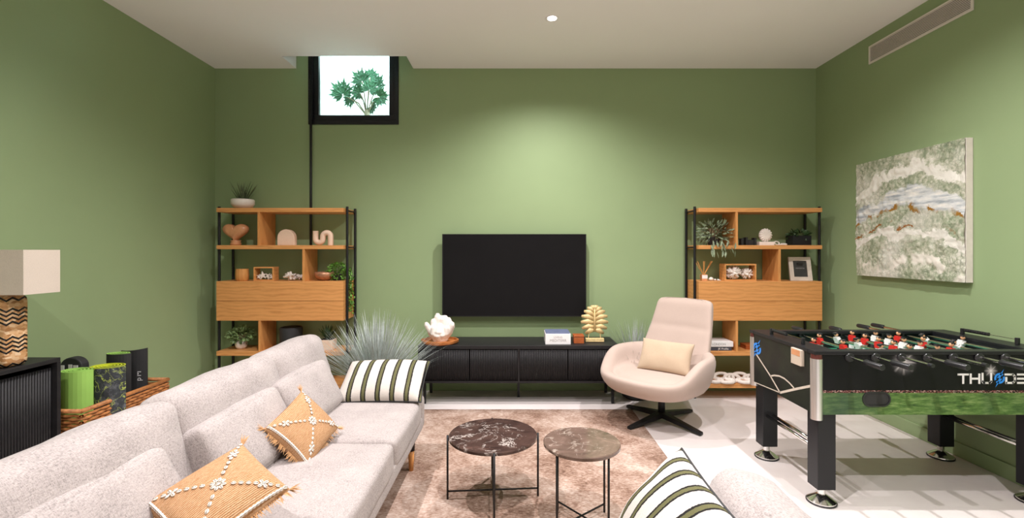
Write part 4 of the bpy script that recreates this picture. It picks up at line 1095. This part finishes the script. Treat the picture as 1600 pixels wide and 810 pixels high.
def roll(name, label, px, d, r, sq, z1, mats, turns=4, th=.008, cat='mat', yaw=0):
    t = thing(name, label, cat, (PX(px, d), d, .016), R(yaw))
    n = 26*turns; outer = []; inner = []
    for i in range(n+1):
        a = 2*math.pi*turns*i/n; rr = .018+(r-.018)*i/n
        outer.append((rr*math.cos(a), rr*math.sin(a)*sq)); rr -= th; inner.append((rr*math.cos(a), rr*math.sin(a)*sq))
    mb = MB(); z0_ = 0
    for (x, y) in outer: mb.v += [Vector((x, y, z0_)), Vector((x, y, z1))]
    for (x, y) in inner: mb.v += [Vector((x, y, z0_)), Vector((x, y, z1))]
    k = 2*(n+1)
    for i in range(n):
        a = 2*i
        mb.f.append([a, a+2, a+3, a+1]); mb.mi.append(0); mb.f.append([k+a, k+a+1, k+a+3, k+a+2]); mb.mi.append(1); mb.f.append([a+1, a+3, k+a+3, k+a+1]); mb.mi.append(1)
    mb.f.append([2*n, 2*n+1, k+2*n+1, k+2*n]); mb.mi.append(1)
    mb.build('rolled_sheet', mats, t, smooth=False); return t
roll('yoga_mat', 'lime green rolled exercise mat standing in the basket', 122, 2.955, .098, .80, .655, ['matgreen', 'matgreen'], 4)
roll('yoga_mat', 'dark marbled rolled mat with a yellow core standing in the basket', 170, 3.06, .112, .78, .655, ['matprint', 'matyellow'], 5)
roll('yoga_mat', 'rolled mat with a pale green top behind the marbled mat', 186, 3.235, .085, .62, .70, ['blackmatte', 'matgreen'], 4)
t = thing('foam_board', 'charcoal foam exercise panel standing upright in the basket', 'panel', (PX(205, 3.36), 3.36, .016), R(8))
mb = MB(); nn = 10; 
for i in range(nn+1):
    x = -.085+.17*i/nn; y = .03*((i/nn*2-1)**2); zt = .685+.015*(i/nn)**2
    mb.v += [Vector((x, y, 0)), Vector((x, y, zt)), Vector((x, y+.012, 0)), Vector((x, y+.012, zt))]
for i in range(nn):
    a = 4*i
    for f in ((a, a+4, a+5, a+1), (a+2, a+3, a+7, a+6), (a+1, a+5, a+7, a+3), (a, a+2, a+6, a+4)): mb.f.append(list(f)); mb.mi.append(0)
mb.f.append([0, 1, 3, 2]); mb.mi.append(0); mb.f.append([4*nn, 4*nn+2, 4*nn+3, 4*nn+1]); mb.mi.append(0)
mb.build('panel', 'blackmatte', t)
text(t, 'p', .05, (.045, .006, .48), (R(90), R(-90), 0), 'white'); text(t, 'M', .05, (.045, .006, .52), (R(90), R(-90), 0), 'white')
t = thing('gym_bag', 'black and white arched gym bag behind the lime green mat', 'bag', (PX(117, 3.12), 3.12, .016), R(0))
def arch(w_, h_): return [(-w_, 0), (w_, 0)] + [(w_*math.cos(R(a)), h_-w_*.8+w_*.8*math.sin(R(a))) for a in range(0, 181, 15)]
MB().prism(arch(.072, .70), -.03, .03).build('shell', 'blackmatte', t, bevel=.008)
MB().bb(-.068, -.04, -.034, -.031, .3, .65).build('white_stripe', 'pwhite', t)
MB().bb(-.012, .012, -.034, -.031, .3, .655).build('white_stripe', 'pwhite', t)
MB().bb(.02, .05, -.034, -.031, .56, .65).build('white_patch', 'pwhite', t)

# ================================================================== TABLE FOOTBALL
fx0, fx1, fy0, fy1, fz0, fz1 = 1.66, 3.02, 2.585, 3.29, .515, .868
t = thing('football_table', 'black table football game with green pitch print and steel corners', 'game table', (fx0, fy0, 0))
LXf, LYf = fx1-fx0, fy1-fy0
def ft(mbx, nm, mt, par=None, **k): return mbx.build(nm, mt, par or t, **k)
tk = .022; zr = fz1-.02
ft(MB().bb(.012, LXf-.012, 0, tk, fz0, zr), 'front_panel', 'frontprint')
ft(MB().bb(.012, LXf-.012, LYf-tk, LYf, fz0, zr), 'rear_panel', 'black')
endp = ft(MB().bb(0, tk, .012, LYf-.012, fz0, zr), 'end_panel', 'endprint')
ft(MB().bb(LXf-tk, LXf, .012, LYf-.012, fz0, zr), 'end_panel', 'black')
ft(MB().bb(tk, LXf-tk, tk, LYf-tk, fz0+.01, fz0+.022), 'bottom_panel', 'black')
ft(MB().bb(tk, LXf-tk, tk, LYf-tk, .735, .745), 'playfield', 'pitch')
mb = MB(); zz = .7453
for xx in (LXf/2,): mb.bb(xx-.004, xx+.004, tk, LYf-tk, zz, zz+.0006)
for xx in (.30, LXf-.30): mb.bb(xx-.004, xx+.004, .18, LYf-.18, zz, zz+.0006)
ft(mb, 'pitch_line', 'white')
# rim: four black top rails
rw = .055; ew = .13
ft(MB().bb(-.008, LXf+.008, -.008, rw, zr, fz1), 'top_rail', 'black', bevel=.003)
ft(MB().bb(-.008, LXf+.008, LYf-rw, LYf+.008, zr, fz1), 'top_rail', 'black', bevel=.003)
ft(MB().bb(-.008, ew, rw, LYf-rw, zr, fz1), 'top_rail', 'black', bevel=.003)
ft(MB().bb(LXf-ew, LXf+.008, rw, LYf-rw, zr, fz1), 'top_rail', 'black', bevel=.003)
for xx in (ew-.02, LXf-ew): ft(MB().bb(xx, xx+.02, tk, LYf-tk, .745, zr), 'goal_wall', 'black')
for (cxp, cyp) in ((0, 0), (LXf, 0), (0, LYf), (LXf, LYf)):
    sx_ = 1 if cxp == 0 else -1; sy_ = 1 if cyp == 0 else -1
    pr = ft(MB().lathe([(.030, fz0-.03), (.030, fz1-.045)], 20), 'corner_profile', 'alu', loc=(cxp+.018*sx_, cyp+.018*sy_, 0), smooth=True, angle=40)
    ft(MB().lathe([(.029, fz1-.045), (.027, fz1-.0205)], 16), 'profile_cap', 'capred', pr, smooth=True, angle=40)
for lx in (.075, LXf-.083):
    for ly in (.063, LYf-.065):
        lg = ft(MB().bb(lx-.05, lx+.05, ly-.048, ly+.048, .088, fz0+.012), 'leg', 'black', bevel=.003)
        ft(MB().lathe([(.012, .045), (.02, .05), (.02, .088)], 14).lathe([(.073, .008), (.072, .014), (.03, .042), (.014, .05)], 28), 'levelling_foot', 'chrome', lg, loc=(lx, ly, 0), smooth=True, angle=40)
        ft(MB().lathe([(.070, 0), (.076, 0), (.077, .008), (.070, .010)], 28), 'foot_pad', 'rubber', lg, loc=(lx, ly, 0), smooth=True)
    for dx in (-.022, .022): ft(MB().tube([(lx+dx, .108, .30), (lx+dx, LYf-.11, .30)], .011, 12), 'leg_rail', 'chrome', smooth=True)
# printed lines, emblem and score card on the left end
def endstrip(a, b_, w_):
    a = Vector((-.001, *a)); b_ = Vector((-.001, *b_)); d = (b_-a).normalized(); n_ = Vector((0, -d.z, d.y))*w_/2
    return [a-n_, b_-n_, b_+n_, a+n_]
def end_pt(px, py):                    # pixel on the left end panel -> local y,z
    dd = fx0*F/(px-VX); return (dd-fy0, EYE-(py-VY)*dd/F)
mb = MB()
arc = [end_pt(px, py) for px, py in ((1204, 588), (1210, 587), (1218, 588), (1226, 592), (1234, 599), (1241, 607))]
lines_ = [([end_pt(1182, 554), end_pt(1204, 588), end_pt(1219, 614)], .012), (arc, .010), ([end_pt(1219, 614), end_pt(1245, 608), end_pt(1270, 603)], .014), ([end_pt(1180, 598), end_pt(1219, 614)], .006)]
for pts, w_ in lines_:
    for a, b_ in zip(pts, pts[1:]): mb.add(endstrip(a, b_, w_), [(0, 1, 2, 3)])
ft(mb, 'printed_line', 'greywood', endp)
def bolt(mb, fn, r_):
    for k in range(16):
        a0_, a1_ = 2*math.pi*k/16, 2*math.pi*(k+1)/16
        if k in (1, 9): continue
        mb.add([fn(q*math.cos(a), q*math.sin(a)) for a in (a0_, a1_) for q in (r_, r_*.62)], [(0, 1, 3, 2)])
    z_ = [(.8, 1.7), (-.5, .05), (-.05, .1), (-.8, -1.7), (.5, -.05), (.05, -.1)]
    mb.add([fn(x*r_, y*r_) for x, y in z_], [tuple(range(6))])
mb = MB(); ey, ez = end_pt(1183, 545)
bolt(mb, lambda u, v: (-.0012, ey-u*1.3, ez+v*.95), .042)
ft(mb, 'bolt_emblem', 'blue', endp)
sy_, sz_ = end_pt(1249, 558)
sc_ = ft(MB().bb(-.022, 0, sy_-.048, sy_+.048, sz_-.045, sz_+.048), 'score_card', 'label', bevel=.002)
ft(MB().bb(-.0235, -.022, sy_-.04, sy_+.04, sz_+.01, sz_+.042), 'score_label', 'vasewood', sc_)
# THUNDER lettering on the front
mb = MB(); st = .0105; lw, lh = .058, .057; zb_ = .6865; yy0, yy1 = -.0016, -.0002
def stroke(x0, x1, z0, z1): mb.bb(x0, x1, yy0, yy1, z0, z1)
def letter():
    global mb
    ft(mb, 'letter', 'white'); mb = MB()
pos = [PX(p, fy0)-fx0 for p in (1496, 1515, 1533.5, 1570.5, 1589, 1607.5)]
x = pos[0]; stroke(x, x+lw+.004, zb_+lh-st, zb_+lh); stroke(x+lw/2-st/2+.002, x+lw/2+st/2+.002, zb_, zb_+lh-st)
letter(); x = pos[1]; stroke(x, x+st, zb_, zb_+lh); stroke(x+lw-st, x+lw, zb_, zb_+lh); stroke(x+st, x+lw-st, zb_+lh/2-st/2, zb_+lh/2+st/2)
letter(); x = pos[2]
def poly_stroke(pts):
    for (a, b_) in zip(pts, pts[1:]):
        a, b_ = Vector(a), Vector(b_); d = (b_-a).normalized()*.0005; n_ = Vector((-d.y, d.x)).normalized()*st/2
        a -= d*8; b_ += d*8
        mb.prism([(a+n_)[:], (b_+n_)[:], (b_-n_)[:], (a-n_)[:]], yy0, yy1)
h2 = st/2
poly_stroke([(x+h2, zb_+lh), (x+h2, zb_+.014), (x+.010, zb_+h2+.001), (x+.016, zb_+h2), (x+lw-.016, zb_+h2), (x+lw-.010, zb_+h2+.001), (x+lw-h2, zb_+.014), (x+lw-h2, zb_+lh)])
letter(); x = pos[3]; poly_stroke([(x+h2, zb_+.034), (x+h2, zb_+h2), (x+lw-.016, zb_+h2), (x+lw-h2, zb_+.016), (x+lw-h2, zb_+lh-.016), (x+lw-.016, zb_+lh-h2), (x, zb_+lh-h2)])
letter(); x = pos[4]
for q in (0, lh/2-st/2, lh-st): stroke(x, x+lw, zb_+q, zb_+q+st)
letter(); x = pos[5]; poly_stroke([(x+h2, zb_), (x+h2, zb_+.03)]); poly_stroke([(x, zb_+lh-h2), (x+lw-.014, zb_+lh-h2), (x+lw-h2, zb_+lh-.013), (x+lw-h2, zb_+.036), (x+lw-.013, zb_+.024), (x+.012, zb_+.024)]); poly_stroke([(x+lw*.5, zb_+.02), (x+lw-.006, zb_+.003)])
letter(); cxb = PX(1561.5, fy0)-fx0; bolt(mb, lambda u, v: (cxb+u, -.0012, zb_+lh/2+.002+v), .030)
ft(mb, 'bolt_emblem', 'blue')
# oval ball return
cxo, czo = PX(1369, fy0)-fx0, EYE-(624-VY)*fy0/F
def oval(r_, hw_, n_=12): return [(cxo+hw_+r_*math.cos(R(a)), czo+r_*math.sin(R(a))) for a in range(-90, 91, 15)] + [(cxo-hw_+r_*math.cos(R(a)), czo+r_*math.sin(R(a))) for a in range(90, 271, 15)]
o1, o2 = oval(.042, .036), oval(.034, .036); n_ = len(o1); mb = MB()
mb.v = [Vector((x, -.006, z)) for x, z in o1] + [Vector((x, -.006, z)) for x, z in o2] + [Vector((x, .0, z)) for x, z in o1] + [Vector((x, -.0008, z)) for x, z in o2]
for i in range(n_):
    j = (i+1) % n_; mb.f += [[i, j, n_+j, n_+i], [i, 2*n_+i, 2*n_+j, j], [n_+i, n_+j, 3*n_+j, 3*n_+i]]; mb.mi += [0, 0, 0]
br = ft(mb, 'ball_return', 'rubber')
ft(MB().prism(oval(.034, .036), -.0016, -.0006), 'opening', 'blackmatte', br)
mb = MB()
for (u, v) in ((.03, .04), (.03, .30), (LXf-.5, .04)): mb.lathe([(.006, 0), (.007, .002), (.001, .003)], 12)
# rods with players
def player_mesh():
    mb = MB()
    mb.box((0, 0, -.045), (.020, .024, .05), 1)           # legs
    mb.box((-.006, 0, -.078), (.034, .026, .016), 2)      # boots
    mb.box((0, 0, -.002), (.024, .034, .04), 0)           # torso
    mb.box((.0, 0, .0), (.02, .048, .016), 0)             # shoulders
    mb.ball((0, 0, .036), .0135, 8, 5, 3)
    mb.box((.003, 0, .044), (.022, .022, .010), 2); return mb
rodx = [PX(1327, fy0)-fx0 + .1432*k for k in range(8)]
zr_ = .834
team = ['R', 'R', 'W', 'R', 'W', 'R', 'W', 'W']; cnt = [1, 2, 3, 5, 5, 3, 2, 1]
shift = [-.10, .02, -.09, -.02, -.06, .01, .10, .14]
tilt = [.3, -.2, .5, .1, -.4, .2, 1.2, -.6]
random.seed(5)
pm = {'R': None, 'W': None}
for k in range(8):
    near = team[k] == 'R'; sft = shift[k]
    e0 = -.205 if near else -.16+sft*.3; e1 = LYf+.10 if near else LYf+.30+max(0, sft)
    rod = ft(MB().tube([(0, e0, 0), (0, e1, 0)], .008, 10), 'rod', 'chrome', loc=(rodx[k], 0, zr_), smooth=True, angle=40)
    for yy in (-.012, LYf-.0):
        ft(MB().lathe([(.024, 0), (.026, .004), (.022, .012), (.012, .013)], 18), 'bearing', 'rubber', rod, loc=(0, yy if yy < 0 else yy, 0), rot=(R(90) if yy < 0 else R(-90), 0, 0), smooth=True, angle=40).location = (0, 0 if yy < 0 else LYf, 0)
    for yy in (tk, LYf-tk):
        ft(MB().tube([(0, yy, 0), (0, yy+(.02 if yy < .3 else -.02), 0)], .017, 14), 'bumper', 'rubber', rod, smooth=True, angle=40)
    if near: ft(MB().tube([(0, -.235, 0), (0, -.23, 0), (0, -.14, 0), (0, -.125, 0), (0, -.115, 0)], [.014, .0165, .0145, .017, .011], 14), 'handle', 'rubber', rod, smooth=True, angle=50)
    else:
        ft(MB().tube([(0, e1-.12, 0), (0, e1-.11, 0), (0, e1-.02, 0), (0, e1, 0)], [.011, .016, .0165, .014], 14), 'handle', 'rubber', rod, smooth=True, angle=50)
        ft(MB().tube([(0, e0-.012, 0), (0, e0+.012, 0)], .0105, 12), 'end_cap', 'rubber', rod, smooth=True, angle=40)
    c = cnt[k]; sp = {1: 0, 2: .22, 3: .19, 5: .115}[c]
    for q in range(c):
        yy = LYf/2 + (q-(c-1)/2)*sp + sft*.35
        if pm[team[k]] is None:
            o = player_mesh().build('player', ['red' if near else 'pwhite', 'pwhite' if near else 'blackmatte', 'blackmatte', 'skin'], rod); pm[team[k]] = o
        else: o = inst(pm[team[k]], 'player', rod)
        o.location = (0, yy, 0); o.rotation_euler = (0, tilt[k]*.5, 0 if near else math.pi)
# bead score sliders on the two end rails
for (xx, lab) in ((.045, 0), (LXf-.045, 1)):
    sc_ = ft(MB().tube([(0, -.17, .03), (0, .17, .03)], .003, 8), 'score_bar', 'chrome', loc=(xx, LYf/2, fz1))
    for yy in (-.17, .17): ft(MB().box((0, yy, .02), (.018, .018, .04)), 'score_post', 'rubber', sc_, bevel=.003)
    for q in range(10): ft(MB().tube([(0, .15-q*.0155, .03), (0, .15-q*.0155-.013, .03)], .011, 10), 'score_bead', 'rubber', sc_, smooth=True, angle=40)
